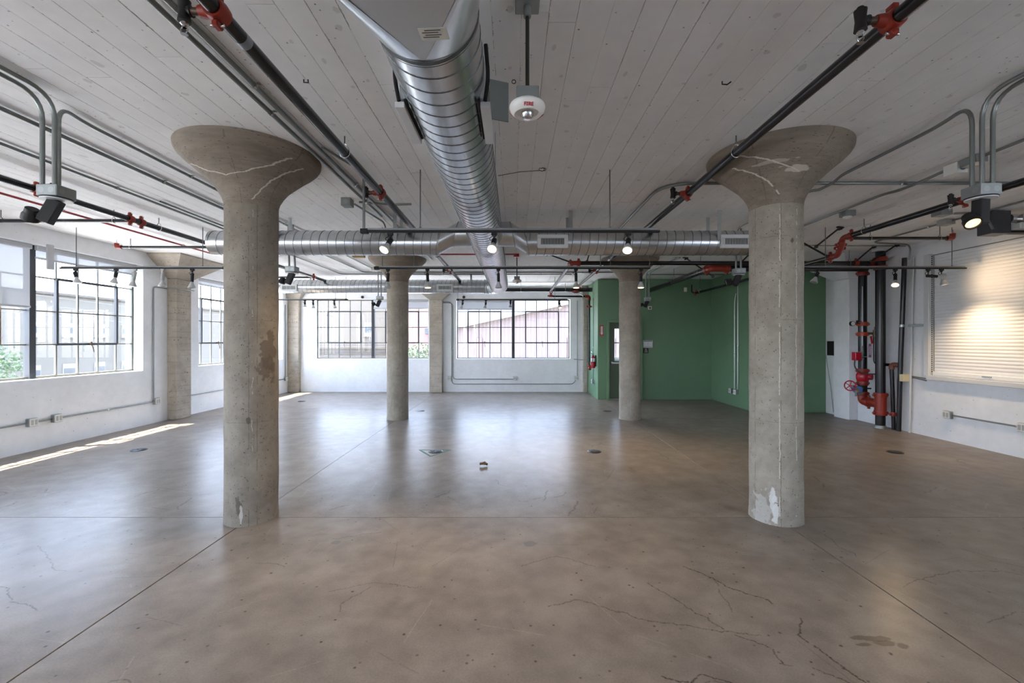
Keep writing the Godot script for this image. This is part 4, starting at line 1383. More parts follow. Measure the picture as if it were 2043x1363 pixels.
func build_sprinklers() -> void:
	var zd := Vector3(0, 0, -1)
	# branch beside the main duct, left
	var y := 3.04
	var a := thing("sprinkler_branch", "black sprinkler pipe running away from the camera just left of the main duct", "pipe", Vector3(-1.338, y, 0))
	part(a, "pipe", MB.new().tube([Vector3(-1.338, y, 3.5), Vector3(-1.338, y, -11.4)], 0.0355, 20), M.black_pipe)
	for q in [-1.97, -4.39, -9.25]:
		sprinkler(a, Vector3(-1.338, y, q), zd, 0.0355, Vector3(-1, 0, 0))
	part(a, "pipe_band", MB.new().tube([Vector3(-1.338, y, -2.13), Vector3(-1.338, y, -2.18)], 0.036, 20, false), M.pipe_band)
	for q in [-1.0, -3.45, -7.6]:
		hanger(a, Vector3(-1.338, y, q), 0.0355, zd)
	# branch over the right column
	y = 3.035
	var b := thing("sprinkler_branch", "black sprinkler pipe passing in front of the right column's flared cap", "pipe", Vector3(1.754, y, 0))
	part(b, "pipe", MB.new().tube([Vector3(1.754, y, 3.5), Vector3(1.754, y, -11.95)], 0.033, 20), M.black_pipe)
	for q in [-2.02, -4.4, -9.25]:
		sprinkler(b, Vector3(1.754, y, q), zd, 0.033, Vector3(-1, 0, 0))
	for q in [-1.0, -3.44, -7.2]:
		hanger(b, Vector3(1.754, y, q), 0.033, zd)
	coupling(b, Vector3(1.754, 3.0, -11.98), Vector3.UP, 0.034, M.red_fitting, "tee")
	# branch near the left wall with its arms
	y = 3.035
	var c := thing("sprinkler_branch", "grey-black sprinkler pipe near the left wall with red couplings and side arms", "pipe", Vector3(-4.68, y, 0))
	part(c, "pipe", MB.new().tube([Vector3(-4.68, y, 3.5), Vector3(-4.68, y, -11.3)], 0.032, 18), M.black_pipe)
	sprinkler(c, Vector3(-4.68, y, -4.28), zd, 0.032, Vector3(1, 0, 0))
	coupling(c, Vector3(-4.68, y, -5.32), zd, 0.032, M.red_fitting)
	coupling(c, Vector3(-4.68, y, -5.48), zd, 0.032, M.red_fitting)
	coupling(c, Vector3(-4.68, y, -6.86), zd, 0.032, M.red_fitting)
	coupling(c, Vector3(-4.68, y, -10.2), zd, 0.032, M.red_fitting)
	for q in [[-5.40, -6.6, 0.0225], [-6.93, -6.29, 0.021], [-10.25, -6.3, 0.021]]:
		part(c, "arm", MB.new().tube([Vector3(-4.68, y, q[0]), Vector3(q[1], y, q[0])], q[2], 14), M.black_pipe)
		if q[0] != -5.40:
			var e := Vector3(q[1], y, q[0])
			part(c, "arm_elbow", MB.new().tube(bent([e + Vector3(0.06, 0, 0), e + Vector3(-0.02, 0, 0), e + Vector3(-0.02, 0.06, 0)], 0.05), 0.032, 12), M.red_fitting)
			part(c, "sprinkler_head", MB.new().lathe([Vector2(0.012, 0.05), Vector2(0.012, 0.085), Vector2(0.006, 0.09), Vector2(0.006, 0.105), Vector2(0.016, 0.11), Vector2(0.0, 0.112)], 10, Transform3D(Basis(), e + Vector3(-0.02, 0, 0))), M.chrome)
			hanger(c, e + Vector3(0.2, 0, 0), q[2], Vector3.RIGHT)
	hanger(c, Vector3(-6.35, y, -5.40), 0.0225, Vector3.RIGHT)
	hanger(c, Vector3(-4.95, y, -5.40), 0.0225, Vector3.RIGHT)
	for q in [-1.2, -5.75, -8.0]:
		hanger(c, Vector3(-4.68, y, q), 0.032, zd)
	# branch near the right wall: steps down and runs on below
	y = 3.005
	var yl := 2.775
	var d := thing("sprinkler_branch", "black sprinkler pipe near the right wall that steps down through red elbows", "pipe", Vector3(4.66, y, 0))
	part(d, "pipe", MB.new().tube([Vector3(4.66, y, 3.5), Vector3(4.66, y, -5.98)], 0.036, 20), M.black_pipe)
	part(d, "pipe", MB.new().tube([Vector3(4.66, yl, -6.42), Vector3(4.66, yl - 0.01, -11.2)], 0.030, 18), M.black_pipe)
	red_elbow(d, [Vector3(4.66, y, -6.02), Vector3(4.66, y, -6.17), Vector3(4.66, y - 0.09, -6.21)], 0.034, M.red_fitting)
	part(d, "drop_nipple", MB.new().cyl(Vector3(4.66, y - 0.09, -6.21), Vector3(4.66, yl + 0.1, -6.23), 0.034, 16), M.black_pipe)
	red_elbow(d, [Vector3(4.66, yl + 0.095, -6.23), Vector3(4.66, yl, -6.27), Vector3(4.66, yl, -6.42)], 0.034, M.red_fitting)
	sprinkler(d, Vector3(4.66, y, -4.5), zd, 0.036, Vector3(-1, 0, 0))
	coupling(d, Vector3(4.66, yl, -11.15), zd, 0.03, M.red_fitting, "tee")
	part(d, "end_head", MB.new().tube(bent([Vector3(4.66, yl, -11.17), Vector3(4.56, yl, -11.17), Vector3(4.56, yl + 0.2, -11.17)], 0.05), 0.014, 8), M.fitting_black)
	part(d, "arm", MB.new().tube([Vector3(4.66, y - 0.025, -6.09), Vector3(6.10, y - 0.025, -6.09)], 0.022, 14), M.black_pipe)
	part(d, "arm_elbow", MB.new().tube(bent([Vector3(6.05, y - 0.025, -6.09), Vector3(6.13, y - 0.025, -6.09), Vector3(6.13, y + 0.04, -6.09)], 0.05), 0.034, 12), M.red_fitting)
	part(d, "sprinkler_head", MB.new().lathe([Vector2(0.012, 0.03), Vector2(0.012, 0.065), Vector2(0.006, 0.07), Vector2(0.006, 0.085), Vector2(0.016, 0.09), Vector2(0.0, 0.092)], 10, Transform3D(Basis(), Vector3(6.13, y, -6.09))), M.chrome)
	for q in [-1.0, -5.8, -10.9]:
		hanger(d, Vector3(4.66, y if q > -6.0 else yl, q), 0.034, zd)
	hanger(d, Vector3(5.95, y - 0.025, -6.09), 0.022, Vector3.RIGHT)
	hanger(d, Vector3(4.98, y - 0.025, -6.09), 0.022, Vector3.RIGHT)
	# cross main fed by the riser
	y = 2.935
	var e := thing("cross_main", "black pipe crossing the right half of the room from a red elbow to risers", "pipe", Vector3(3.8, y, -7.8))
	part(e, "pipe", MB.new().tube([Vector3(1.18, y, -7.8), Vector3(6.36, y, -7.8)], 0.037, 20), M.black_pipe)
	red_elbow(e, [Vector3(1.16, y, -7.8), Vector3(1.03, y, -7.8), Vector3(1.03, y, -7.92)], 0.037, M.red_fitting)
	part(e, "pipe", MB.new().tube([Vector3(1.03, y, -7.95), Vector3(1.03, y, -12.2)], 0.034, 18), M.black_pipe)
	coupling(e, Vector3(6.12, y, -7.8), Vector3.RIGHT, 0.038, M.red_fitting)
	for q in [1.72, 2.42, 4.35, 6.0]:
		hanger(e, Vector3(q, y, -7.8), 0.037, Vector3.RIGHT)
	# thicker return that turns towards the green wall
	var f := thing("drain_main", "thick black pipe that turns at a red elbow and runs into the green wall", "pipe", Vector3(3.6, 2.87, -9.5))
	part(f, "pipe", MB.new().tube([Vector3(3.6, 2.875, -8.0), Vector3(3.6, 2.875, -11.47)], 0.058, 24), M.black_pipe)
	red_elbow(f, [Vector3(3.88, 2.862, -7.93), Vector3(3.6, 2.868, -7.93), Vector3(3.6, 2.875, -8.12)], 0.056, M.red_fitting)
	part(f, "pipe", MB.new().tube([Vector3(3.9, 2.862, -7.93), Vector3(6.42, 2.862, -7.93)], 0.056, 24), M.black_pipe)
	for q in [-8.4, -9.8]:
		hanger(f, Vector3(3.6, 2.875, q), 0.058, zd)
	# far header above the end window
	var g := thing("far_header", "thick black pipe in front of the end wall ending in the pale green wall", "pipe", Vector3(0.9, 2.92, -12.3))
	part(g, "pipe", MB.new().tube([Vector3(-0.6, 2.98, -12.3), Vector3(2.215, 2.98, -12.3)], 0.06, 24), M.black_pipe)
	for q in [0.2, 1.45]:
		hanger(g, Vector3(q, 2.98, -12.3), 0.06, Vector3.RIGHT)
	var h := thing("far_drop_pipe", "thin black pipe with red fittings dropping beside the pale green wall", "pipe", Vector3(2.1, 0.7, -12.75))
	part(h, "pipe", MB.new().tube([Vector3(1.06, 2.787, -12.25), Vector3(2.02, 2.787, -12.25)], 0.026, 14), M.black_pipe)
	part(h, "pipe", MB.new().tube([Vector3(2.12, 2.70, -12.25), Vector3(2.12, 0.80, -12.25)], 0.030, 16), M.black_pipe)
	part(h, "elbow", MB.new().tube(bent([Vector3(2.0, 2.787, -12.25), Vector3(2.12, 2.787, -12.25), Vector3(2.12, 2.67, -12.25)], 0.08), 0.042, 14), M.red_fitting)
	coupling(h, Vector3(2.12, 2.5, -12.25), Vector3.UP, 0.03, M.red_fitting)
	part(h, "end_elbow", MB.new().tube(bent([Vector3(2.12, 0.86, -12.25), Vector3(2.12, 0.76, -12.25), Vector3(2.13, 0.76, -12.17)], 0.05), 0.042, 14), M.red_fitting)
	coupling(h, Vector3(1.04, 2.80, -12.25), Vector3.UP, 0.04, M.red_fitting, "tee")
	coupling(h, Vector3(1.04, 2.90, -12.2), Vector3(0, 0.4, 1), 0.034, M.red_fitting, "tee")
	coupling(h, Vector3(1.72, 2.90, -12.1), Vector3(0, 1, 0), 0.05, M.red_fitting, "tee")
	part(h, "gauge_ring", MB.new().tube(bent([Vector3(1.80, 2.86, -12.1), Vector3(1.92, 2.80, -12.1), Vector3(1.92, 2.72, -12.1)], 0.05), 0.012, 8), M.chrome)
	# sway braces
	var br := [
		["black sway brace standing along the right branch pipe near the ceiling", Vector3(4.66, 3.0, -6.72), Vector3(4.64, 3.16, -6.2)],
		["black sway brace reaching the red elbow of the right branch from the left", Vector3(4.62, 2.79, -6.42), Vector3(3.95, 3.16, -6.42)],
		["black sway brace above the cross pipe just left of the risers", Vector3(6.10, 2.96, -7.78), Vector3(6.13, 3.16, -7.42)],
		["black sway brace above the cross pipe touching the thick riser", Vector3(6.36, 2.96, -7.76), Vector3(6.42, 3.16, -7.30)],
		["black sway brace crossing the thick pipe beside its red elbow", Vector3(3.74, 2.76, -8.2), Vector3(3.35, 3.16, -8.5)],
		["black sway brace meeting the red elbow at the left end of the cross pipe", Vector3(1.03, 2.965, -7.88), Vector3(0.62, 3.16, -8.1)],
		["short black sway brace above the cross pipe near its left end", Vector3(1.31, 2.96, -7.8), Vector3(1.40, 3.16, -8.1)],
		["short black sway brace above the cross pipe beside the near right column", Vector3(4.08, 2.96, -7.8), Vector3(4.38, 3.16, -8.1)],
	]
	for q in br:
		var s := thing("sway_brace", q[0], "brace", q[1], "pipe sway braces")
		part(s, "rod", MB.new().tube([q[1], q[2]], 0.013, 10), M.black_matte)
		part(s, "ceiling_foot", MB.new().box(q[2], Vector3(0.12, 0.02, 0.04), 0.004, Basis(Vector3.UP, 0.4)).cyl(q[2] + Vector3(0, -0.02, -0.025), q[2] + Vector3(0, -0.02, 0.025), 0.02, 8), M.black_matte)
		part(s, "pipe_clamp", MB.new().box(q[1], Vector3(0.05, 0.05, 0.05), 0.012), M.motor_grey)

# ---------------------------------------------------------------- fire riser by the right wall
func build_riser() -> void:
	var p := Vector3(6.48, 0, -8.1)
	var r := 0.068
	var o := thing("sprinkler_riser", "black riser pipe with red check valve, blue gear valve and red handwheel", "riser", Vector3(p.x, 0.42, p.z))
	part(o, "pipe", MB.new().cyl(Vector3(p.x, 0.92, p.z), Vector3(p.x, 2.9, p.z), r, 24), M.black_pipe)
	part(o, "lettering_strip", MB.new().box(p + Vector3(-0.045, 2.0, 0.051), Vector3(0.012, 1.1, 0.002), 0.0, Basis(Vector3.UP, -0.72)), M.pipe_band)
	coupling(o, p + Vector3(0, 2.79, 0), Vector3.UP, r, M.red_fitting)
	part(o, "top_tee", MB.new().cyl(p + Vector3(0, 2.8, 0), p + Vector3(0, 3.0, 0), r * 1.15, 20).cyl(p + Vector3(0, 2.935, 0), p + Vector3(0, 2.935, 0.3), 0.05, 16), M.red_fitting)
	for q in [1.855, 1.67]:
		coupling(o, p + Vector3(0, q, 0), Vector3.UP, r, M.orange_coupling)
	# gauge
	var g := p + Vector3(-0.27, 1.86, 0.10)
	var ga := part(o, "gauge", MB.new().cyl(g - Vector3(0, 0, 0.02), g + Vector3(0, 0, 0.02), 0.045, 18).cyl(g + Vector3(0.04, 0.02, 0), p + Vector3(-0.06, 1.86, 0.03), 0.008, 8).box(g + Vector3(0.09, 0.03, 0), Vector3(0.03, 0.06, 0.03), 0.006), M.black_matte)
	part(ga, "dial", MB.new().disc(g + Vector3(0, 0, 0.0215), Vector3(0, 0, 1), 0.038, 18), M.sign_white)
	# flow switch
	var fs := p + Vector3(-0.16, 1.26, 0.06)
	var fb := part(o, "flow_switch", MB.new().box(fs, Vector3(0.11, 0.15, 0.10), 0.006), M.red_gloss)
	part(fb, "saddle", MB.new().box(p + Vector3(-0.07, 1.27, 0.03), Vector3(0.05, 0.14, 0.06), 0.006).tube([p + Vector3(0.07, 1.25, 0.03), p + Vector3(0.0, 1.25, 0.078), p + Vector3(-0.08, 1.25, 0.05)], 0.008, 6), M.strap_metal)
	part(fb, "flex_cable", MB.new().tube(bent([fs + Vector3(-0.03, -0.07, 0), fs + Vector3(-0.04, -0.2, 0), fs + Vector3(0.06, -0.32, 0.02), p + Vector3(0.25, 0.93, 0.1)], 0.12), 0.011, 8), M.motor_grey)
	# check valve
	coupling(o, p + Vector3(0, 0.99, 0), Vector3.UP, r, M.red_fitting)
	part(o, "check_valve", MB.new().lathe([Vector2(0.07, 0.76), Vector2(0.085, 0.79), Vector2(0.10, 0.85), Vector2(0.10, 0.91), Vector2(0.08, 0.96), Vector2(0.07, 0.985)], 20, Transform3D(Basis(), p)).cyl(p + Vector3(0.05, 0.88, 0.05), p + Vector3(0.09, 0.88, 0.11), 0.055, 14), M.red_gloss)
	coupling(o, p + Vector3(0, 0.755, 0), Vector3.UP, r, M.red_fitting)
	# butterfly valve with its operator
	part(o, "butterfly_valve", MB.new().cyl(p + Vector3(0, 0.58, 0), p + Vector3(0, 0.74, 0), r * 1.05, 20).cyl(p + Vector3(0.05, 0.66, 0), p + Vector3(0.14, 0.66, 0.02), 0.014, 8), M.black_matte)
	var gb := p + Vector3(-0.21, 0.66, 0.12)
	var gx := part(o, "gear_box", MB.new().cyl(gb + Vector3(0.02, 0, -0.05), gb + Vector3(0, 0, 0.045), 0.062, 16).box(gb + Vector3(0.03, -0.01, 0), Vector3(0.12, 0.11, 0.09), 0.014).cyl(gb + Vector3(0.05, 0, 0), p + Vector3(-0.05, 0.66, 0.02), 0.04, 12), M.blue_paint)
	part(gx, "indicator_cap", MB.new().lathe([Vector2(0.0, 0.03), Vector2(0.024, 0.026), Vector2(0.03, 0.0)], 14, Transform3D(along(Vector3(-0.2, 0, 1)), gb + Vector3(-0.02, -0.02, 0.045))), M.brass)
	part(gx, "name_plate", MB.new().box(gb + Vector3(-0.07, -0.07, 0.08), Vector3(0.04, 0.10, 0.01), 0.003), M.box_metal)
	part(gx, "name_plate", MB.new().box(gb + Vector3(0.04, -0.085, 0.05), Vector3(0.09, 0.03, 0.01), 0.003), M.box_metal)
	var hw := gb + Vector3(-0.16, 0.07, 0.06)
	var wn := Vector3(-0.35, 0.1, 1).normalized()
	var wb := along(wn)
	var ringp := []
	for i in 25:
		var a := TAU * i / 24.0
		ringp.append(hw + wb.x * cos(a) * 0.088 + wb.z * sin(a) * 0.088)
	var wm := MB.new().tube(ringp, 0.010, 8, false)
	for i in 5:
		var a := TAU * i / 5.0 + 0.3
		wm.tube([hw, hw + wb.x * cos(a) * 0.086 + wb.z * sin(a) * 0.086], 0.007, 6)
	wm.cyl(hw - wn * 0.012, hw + wn * 0.015, 0.02, 10)
	part(gx, "handwheel", wm, M.red_gloss)
	part(gx, "wheel_shaft", MB.new().cyl(hw, gb, 0.009, 8), M.strap_metal)
	red_elbow(o, [p + Vector3(0, 0.565, 0), p + Vector3(0, 0.427, 0), p + Vector3(0, 0.427, 0.14)], r * 0.98, M.red_fitting)
	# standpipe
	var s := Vector3(6.50, 0, -7.73)
	var o2 := thing("standpipe", "thick black pipe from floor to ceiling with a red tee near its foot", "riser", s)
	part(o2, "pipe", MB.new().cyl(s + Vector3(0, 0.0, 0), s + Vector3(0, CEIL + 0.01, 0), 0.074, 24), M.black_pipe)
	part(o2, "floor_collar", MB.new().lathe([Vector2(0.092, 0), Vector2(0.088, 0.03), Vector2(0.075, 0.05)], 20, Transform3D(Basis(), s)), M.box_metal)
	part(o2, "ceiling_plate", MB.new().lathe([Vector2(0.12, 3.13), Vector2(0.12, 3.168)], 20, Transform3D(Basis(), s)).box(s + Vector3(0, 3.13, 0), Vector3(0.24, 0.012, 0.18), 0.003), M.white_frame)
	part(o2, "tee", MB.new().cyl(s + Vector3(0, 0.29, 0), s + Vector3(0, 0.56, 0), 0.088, 20).cyl(s + Vector3(-0.01, 0.427, 0), s + Vector3(-0.01, 0.427, -0.22), 0.08, 16), M.red_fitting)
	coupling(o2, s + Vector3(0, 0.585, 0), Vector3(0, 1, 0), 0.076, M.red_fitting)
	coupling(o2, s + Vector3(0, 0.265, 0), Vector3(0, 1, 0), 0.076, M.red_fitting)
	coupling(o2, s + Vector3(0, 2.99, 0), Vector3(0, 1, 0), 0.076, M.red_fitting)
	coupling(o2, s + Vector3(0, 2.84, 0), Vector3(0, 1, 0), 0.076, M.red_fitting)
	# test drain between them
	var dv := thing("test_drain", "thin black drain pipe with a brass angle valve between the two risers", "pipe", Vector3(6.57, 1.2, -7.95))
	part(dv, "pipe", MB.new().tube(bent([Vector3(6.585, 1.60, -7.95), Vector3(6.585, 1.13, -7.95), Vector3(6.63, 1.12, -7.8), Vector3(6.63, 1.12, -7.45)], 0.07), 0.027, 14), M.black_pipe)
	part(dv, "valve", MB.new().lathe([Vector2(0.0, 1.80), Vector2(0.012, 1.80), Vector2(0.012, 1.75), Vector2(0.03, 1.74), Vector2(0.036, 1.66), Vector2(0.03, 1.60), Vector2(0.0, 1.6)], 12, Transform3D(Basis(), Vector3(6.585, 0, -7.95))).cyl(Vector3(6.5, 1.68, -8.0), Vector3(6.585, 1.68, -7.95), 0.02, 8), M.bronze)
	part(dv, "red_tag", MB.new().box(Vector3(6.50, 1.56, -7.92), Vector3(0.04, 0.14, 0.003), 0.0, Basis(Vector3(0, 0, 1), 0.2)), M.sign_red)
	var sp := thing("purple_sign", "small purple inspection sign on the white wall between the risers", "sign", Vector3(6.55, 1.3, -8.0))
	part(sp, "plate", MB.new().box(Vector3(6.522, 1.365, -7.985), Vector3(0.05, 0.25, 0.004), 0.001), M.sign_purple)
	lettering(sp, "lettering", "DRAIN", 0.05, M.sign_white, Vector3(6.522, 1.365, -7.982), Basis(Vector3(0, 0, 1), PI / 2))
	# drains and conduit near the shutter
	var dr := thing("drain_pipe", "black drain pipe rising to a rusty elbow right of the thick riser", "pipe", Vector3(6.60, 0, -7.58))
	part(dr, "pipe", MB.new().tube([Vector3(6.61, 0.0, -7.58), Vector3(6.57, 1.06, -7.58)], 0.031, 16), M.black_pipe)
	part(dr, "elbow", MB.new().tube(bent([Vector3(6.57, 1.05, -7.58), Vector3(6.57, 1.13, -7.58), Vector3(6.62, 1.13, -7.48)], 0.05), 0.042, 12), M.rust)
	coupling(dr, Vector3(6.60, 0.27, -7.58), Vector3.UP, 0.031, M.red_fitting)
	var dt := thing("vent_pipe", "tall black pipe strapped to the wall beside the shutter frame", "pipe", Vector3(6.6, 0, -7.46))
	part(dt, "pipe", MB.new().tube([Vector3(6.585, 0.0, -7.46), Vector3(6.60, 1.2, -7.44), Vector3(6.615, 2.95, -7.38)], 0.035, 16), M.black_pipe)
	part(dt, "strap", MB.new().tube([Vector3(6.605, 1.78, -7.42), Vector3(6.605, 1.82, -7.42)], 0.039, 16).box(Vector3(6.66, 1.8, -7.2), Vector3(0.02, 0.04, 0.32), 0.003), M.strap_metal)
	var wc := thing("white_conduit", "white conduit with a cream junction box beside the shutter frame", "conduit", Vector3(6.66, 0, -7.34))
	part(wc, "tube", MB.new().cyl(Vector3(6.66, 0, -7.34), Vector3(6.67, 2.94, -7.28), 0.016, 10), M.white_frame)
	part(wc, "junction_box", MB.new().box(Vector3(6.60, 0.92, -7.36), Vector3(0.13, 0.12, 0.07), 0.006), M.cream_box)
	part(wc, "side_arm", MB.new().cyl(Vector3(6.67, 0.93, -7.3), Vector3(6.67, 0.9, -7.05), 0.01, 6).cyl(Vector3(6.67, 0.95, -7.3), Vector3(6.67, 0.93, -7.02), 0.01, 6), M.conduit)

# ---------------------------------------------------------------- conduits and boxes
func conduit(label: String, pts: Array, r := 0.0135, m: Material = null, called := "conduit", clip := 1.7, bend := 0.16) -> Node3D:
	var o := thing(called, label, "conduit", pts[0])
	part(o, "tube", MB.new().tube(bent(pts, bend), r, 10), m if m else M.conduit)
	for i in pts.size() - 1:
		var a: Vector3 = pts[i]
		var b: Vector3 = pts[i + 1]
		var n := int(a.distance_to(b) / clip)
		for k in n:
			var p := a.lerp(b, (k + 0.6) / n)
			var d := (b - a).normalized()
			if p.z > 0.3:
				continue
			var cl := MB.new().tube([p - d * 0.011, p + d * 0.011], r + 0.0025, 10, false)
			if absf(d.y) < 0.3 and p.y > 3.0:
				cl.box(p + d.cross(Vector3.UP) * (r + 0.012) + Vector3(0, r * 0.8, 0), Vector3(0.024, 0.004, 0.024))
			part(o, "clip", cl, M.chrome)
	return o

func jbox(label: String, c: Vector3, s: Vector3, m: Material = null, knock := Vector3.ZERO) -> Node3D:
	var o := thing("junction_box", label, "junction box", Vector3(c.x, c.y - s.y / 2, c.z))
	part(o, "body", MB.new().box(c, s, 0.004), m if m else M.box_metal)
	var t := MB.new()
	if knock == Vector3.ZERO:
		knock = Vector3(0, -1, 0)
	var q := c + knock * (s * 0.5)
	t.disc(q + knock * 0.0015, knock, minf(s.x, minf(s.y, s.z)) * 0.28, 12)
	part(o, "knockout", t, M.strap_metal)
	return o

func outlet(label: String, c: Vector3, out: Vector3) -> void:
	var o := thing("outlet_box", label, "outlet", c)
	var B := Basis(out.cross(Vector3.UP) * -1.0, Vector3.UP, out)
	part(o, "body", MB.new().box(c + out * 0.03, Vector3(0.115, 0.115, 0.06), 0.006, B), M.box_metal)
	var f := part(o, "cover", MB.new().box(c + out * 0.063, Vector3(0.105, 0.105, 0.008), 0.004, B), M.white_plastic)
	part(f, "socket", MB.new().box(c + out * 0.067 + B.x * 0.024, Vector3(0.034, 0.07, 0.004), 0.002, B).box(c + out * 0.067 - B.x * 0.024, Vector3(0.034, 0.07, 0.004), 0.002, B), M.grey_plastic)

func build_conduits() -> void:
	var y := 3.146
	conduit("grey conduit from behind the camera dropping to the left hanging spotlight, outer of two", [Vector3(-3.07, y, 3.5), Vector3(-3.07, y, -2.84), Vector3(-3.07, 2.57, -2.84)])
	conduit("grey conduit from behind the camera dropping to the left hanging spotlight, inner of two", [Vector3(-2.99, y, 3.5), Vector3(-2.99, y, -2.84), Vector3(-2.99, 2.57, -2.84)])
	conduit("grey ceiling conduit running on from the left hanging spotlight to the far left one", [Vector3(-3.09, 2.57, -2.96), Vector3(-3.09, y, -2.96), Vector3(-3.14, y, -3.2), Vector3(-3.14, y, -10.1), Vector3(-3.14, 2.57, -10.1)])
	conduit("long grey ceiling conduit left of the near left column, turning across the far end", [Vector3(-3.52, y, 3.5), Vector3(-3.52, y, -10.2), Vector3(2.4, y, -10.2)], 0.016)
	conduit("long grey ceiling conduit above the left track, turning across above the far duct", [Vector3(-4.15, y, 3.5), Vector3(-4.15, y, -10.5), Vector3(1.4, y, -10.5)], 0.0135)
	conduit("grey conduit dropping from the ceiling to the inner end of the left track", [Vector3(-4.05, y, -5.0), Vector3(-4.05, y, -6.24), Vector3(-4.13, 2.6, -6.24)], 0.012, null, "conduit", 1.7, 0.1)
	conduit("grey ceiling conduit just left of the black branch pipe, nearer the pipe", [Vector3(-1.62, y, 3.5), Vector3(-1.62, y, -8.6)], 0.016)
	conduit("grey ceiling conduit just left of the black branch pipe, farther from the pipe", [Vector3(-1.70, y, 3.5), Vector3(-1.70, y, -5.6)], 0.016)
	conduit("grey conduit dropping from the ceiling to the left end of the nearest track", [Vector3(-1.58, y, -3.6), Vector3(-1.42, y, -4.13), Vector3(-1.42, 2.6, -4.13)], 0.0125, null, "conduit", 3.0, 0.06)
	conduit("grey conduit curving across under the branch pipe from a ceiling junction box", [Vector3(-1.78, y, -5.02), Vector3(-1.4, y, -5.12), Vector3(-1.2, y, -5.1)], 0.012)
	conduit("grey conduit running back from the small ceiling junction box to the cross duct", [Vector3(-1.86, y, -5.1), Vector3(-1.75, y, -5.9), Vector3(-1.75, 3.0, -6.0)], 0.012)
	conduit("grey conduit dropping to the hanging spotlight behind the near left column, outer", [Vector3(-3.10, y, -6.0), Vector3(-3.10, 2.57, -6.02)], 0.0135)
	conduit("grey conduit dropping to the hanging spotlight behind the near left column, inner", [Vector3(-3.04, y, -6.0), Vector3(-3.04, 2.57, -6.06)], 0.0135)
	conduit("second grey conduit dropping to the far left hanging spotlight", [Vector3(-3.07, y, -10.1), Vector3(-3.07, 2.57, -10.1)])
	# right side
	conduit("bright grey conduit from behind the camera dropping to the right hanging spotlight, inner", [Vector3(3.05, y, 3.5), Vector3(3.05, y, -2.84), Vector3(3.05, 2.57, -2.84)])
	conduit("bright grey conduit from behind the camera dropping to the right hanging spotlight, outer", [Vector3(3.12, y, 3.5), Vector3(3.12, y, -2.84), Vector3(3.12, 2.57, -2.84)])
	conduit("bright grey ceiling conduit running on from the right hanging spotlight behind the column cap", [Vector3(3.08, 2.57, -2.93), Vector3(3.08, y, -2.93), Vector3(3.16, y, -3.25), Vector3(3.16, y, -4.2), Vector3(3.16, y - 0.034, -4.32), Vector3(3.16, y - 0.034, -4.52), Vector3(3.16, y, -4.64), Vector3(3.16, y, -6.2), Vector3(3.16, 2.57, -6.2)])
	conduit("second bright conduit dropping to the hanging spotlight beside the near right column", [Vector3(3.23, y, -6.2), Vector3(3.23, 2.57, -6.2)])
	conduit("bright conduit dropping to the far right hanging spotlight, left of two", [Vector3(3.12, y, -8.4), Vector3(3.12, y, -10.3), Vector3(3.12, 2.57, -10.3)])
	conduit("bright conduit dropping to the far right hanging spotlight, right of two", [Vector3(3.20, y, -8.4), Vector3(3.20, y, -10.3), Vector3(3.20, 2.57, -10.3)])
	conduit("offset bright ceiling conduit with a white junction box, ending at the right track", [Vector3(4.05, y, 3.5), Vector3(4.05, y, -4.1), Vector3(4.0, y - 0.034, -4.3), Vector3(4.0, y - 0.034, -4.54), Vector3(4.03, y, -4.75), Vector3(4.02, y, -6.24), Vector3(4.02, 2.6, -6.24)], 0.0135, null, "conduit", 1.7, 0.12)
	conduit("grey ceiling conduit crossing behind the right column and turning towards the far end", [Vector3(6.69, y, -4.42), Vector3(1.51, y, -4.42), Vector3(1.51, y, -7.8)], 0.016, null, "conduit", 1.7, 0.35)
	conduit("grey ceiling conduit close to the right wall passing the junction boxes", [Vector3(5.84, y, 2.0), Vector3(5.83, y, -4.2), Vector3(5.83, y - 0.034, -4.32), Vector3(5.83, y - 0.034, -4.52), Vector3(5.83, y, -4.64), Vector3(5.82, y, -7.1), Vector3(6.6, y, -7.25), Vector3(6.62, 2.9, -7.3)], 0.0125)
	conduit("thin grey ceiling conduit crossing above the risers at the right", [Vector3(6.6, y, -7.35), Vector3(3.9, y, -7.3)], 0.010)
	conduit("thin grey ceiling conduit crossing the far right above the green wall", [Vector3(3.2, y, -10.55), Vector3(5.1, y, -10.55)], 0.012)
	conduit("red fire alarm conduit along the left ceiling that turns behind the cross duct", [Vector3(-5.43, 3.112, 3.5), Vector3(-5.43, 3.112, -7.9), Vector3(0.05, 3.112, -7.9)], 0.013, M.red_conduit, "red_conduit")
	# wall runs
	var wx := WL + 0.018
	conduit("grey conduit low on the left wall climbing to the pilaster", [Vector3(wx, 0.41, 1.0), Vector3(wx, 0.405, -8.15), Vector3(wx, 2.56, -8.15), Vector3(wx, 2.56, -8.44), Vector3(WL + 0.21, 2.56, -8.47), Vector3(WL + 0.21, 2.56, -8.92)], 0.012, null, "wall_conduit", 2.2, 0.06)
	conduit("grey conduit low on the left wall beyond the pilaster", [Vector3(wx, 0.415, -8.9), Vector3(wx, 0.415, -12.85), Vector3(wx, 2.6, -12.85)], 0.012, null, "wall_conduit", 2.2, 0.1)
	var fz := WF + 0.016
	conduit("outer grey conduit framing the middle end window and running along the wall foot", [Vector3(-2.125, 2.71, fz), Vector3(-1.865, 2.71, fz), Vector3(-1.865, 0.24, fz), Vector3(1.78, 0.24, fz), Vector3(1.88, 0.38, fz)], 0.011, null, "wall_conduit", 1.6, 0.12)
	conduit("inner grey conduit framing the middle end window down to a round box", [Vector3(-2.125, 2.68, fz), Vector3(-1.83, 2.68, fz), Vector3(-1.83, 0.385, fz), Vector3(0.0, 0.385, fz)], 0.011, null, "wall_conduit", 1.6, 0.12)
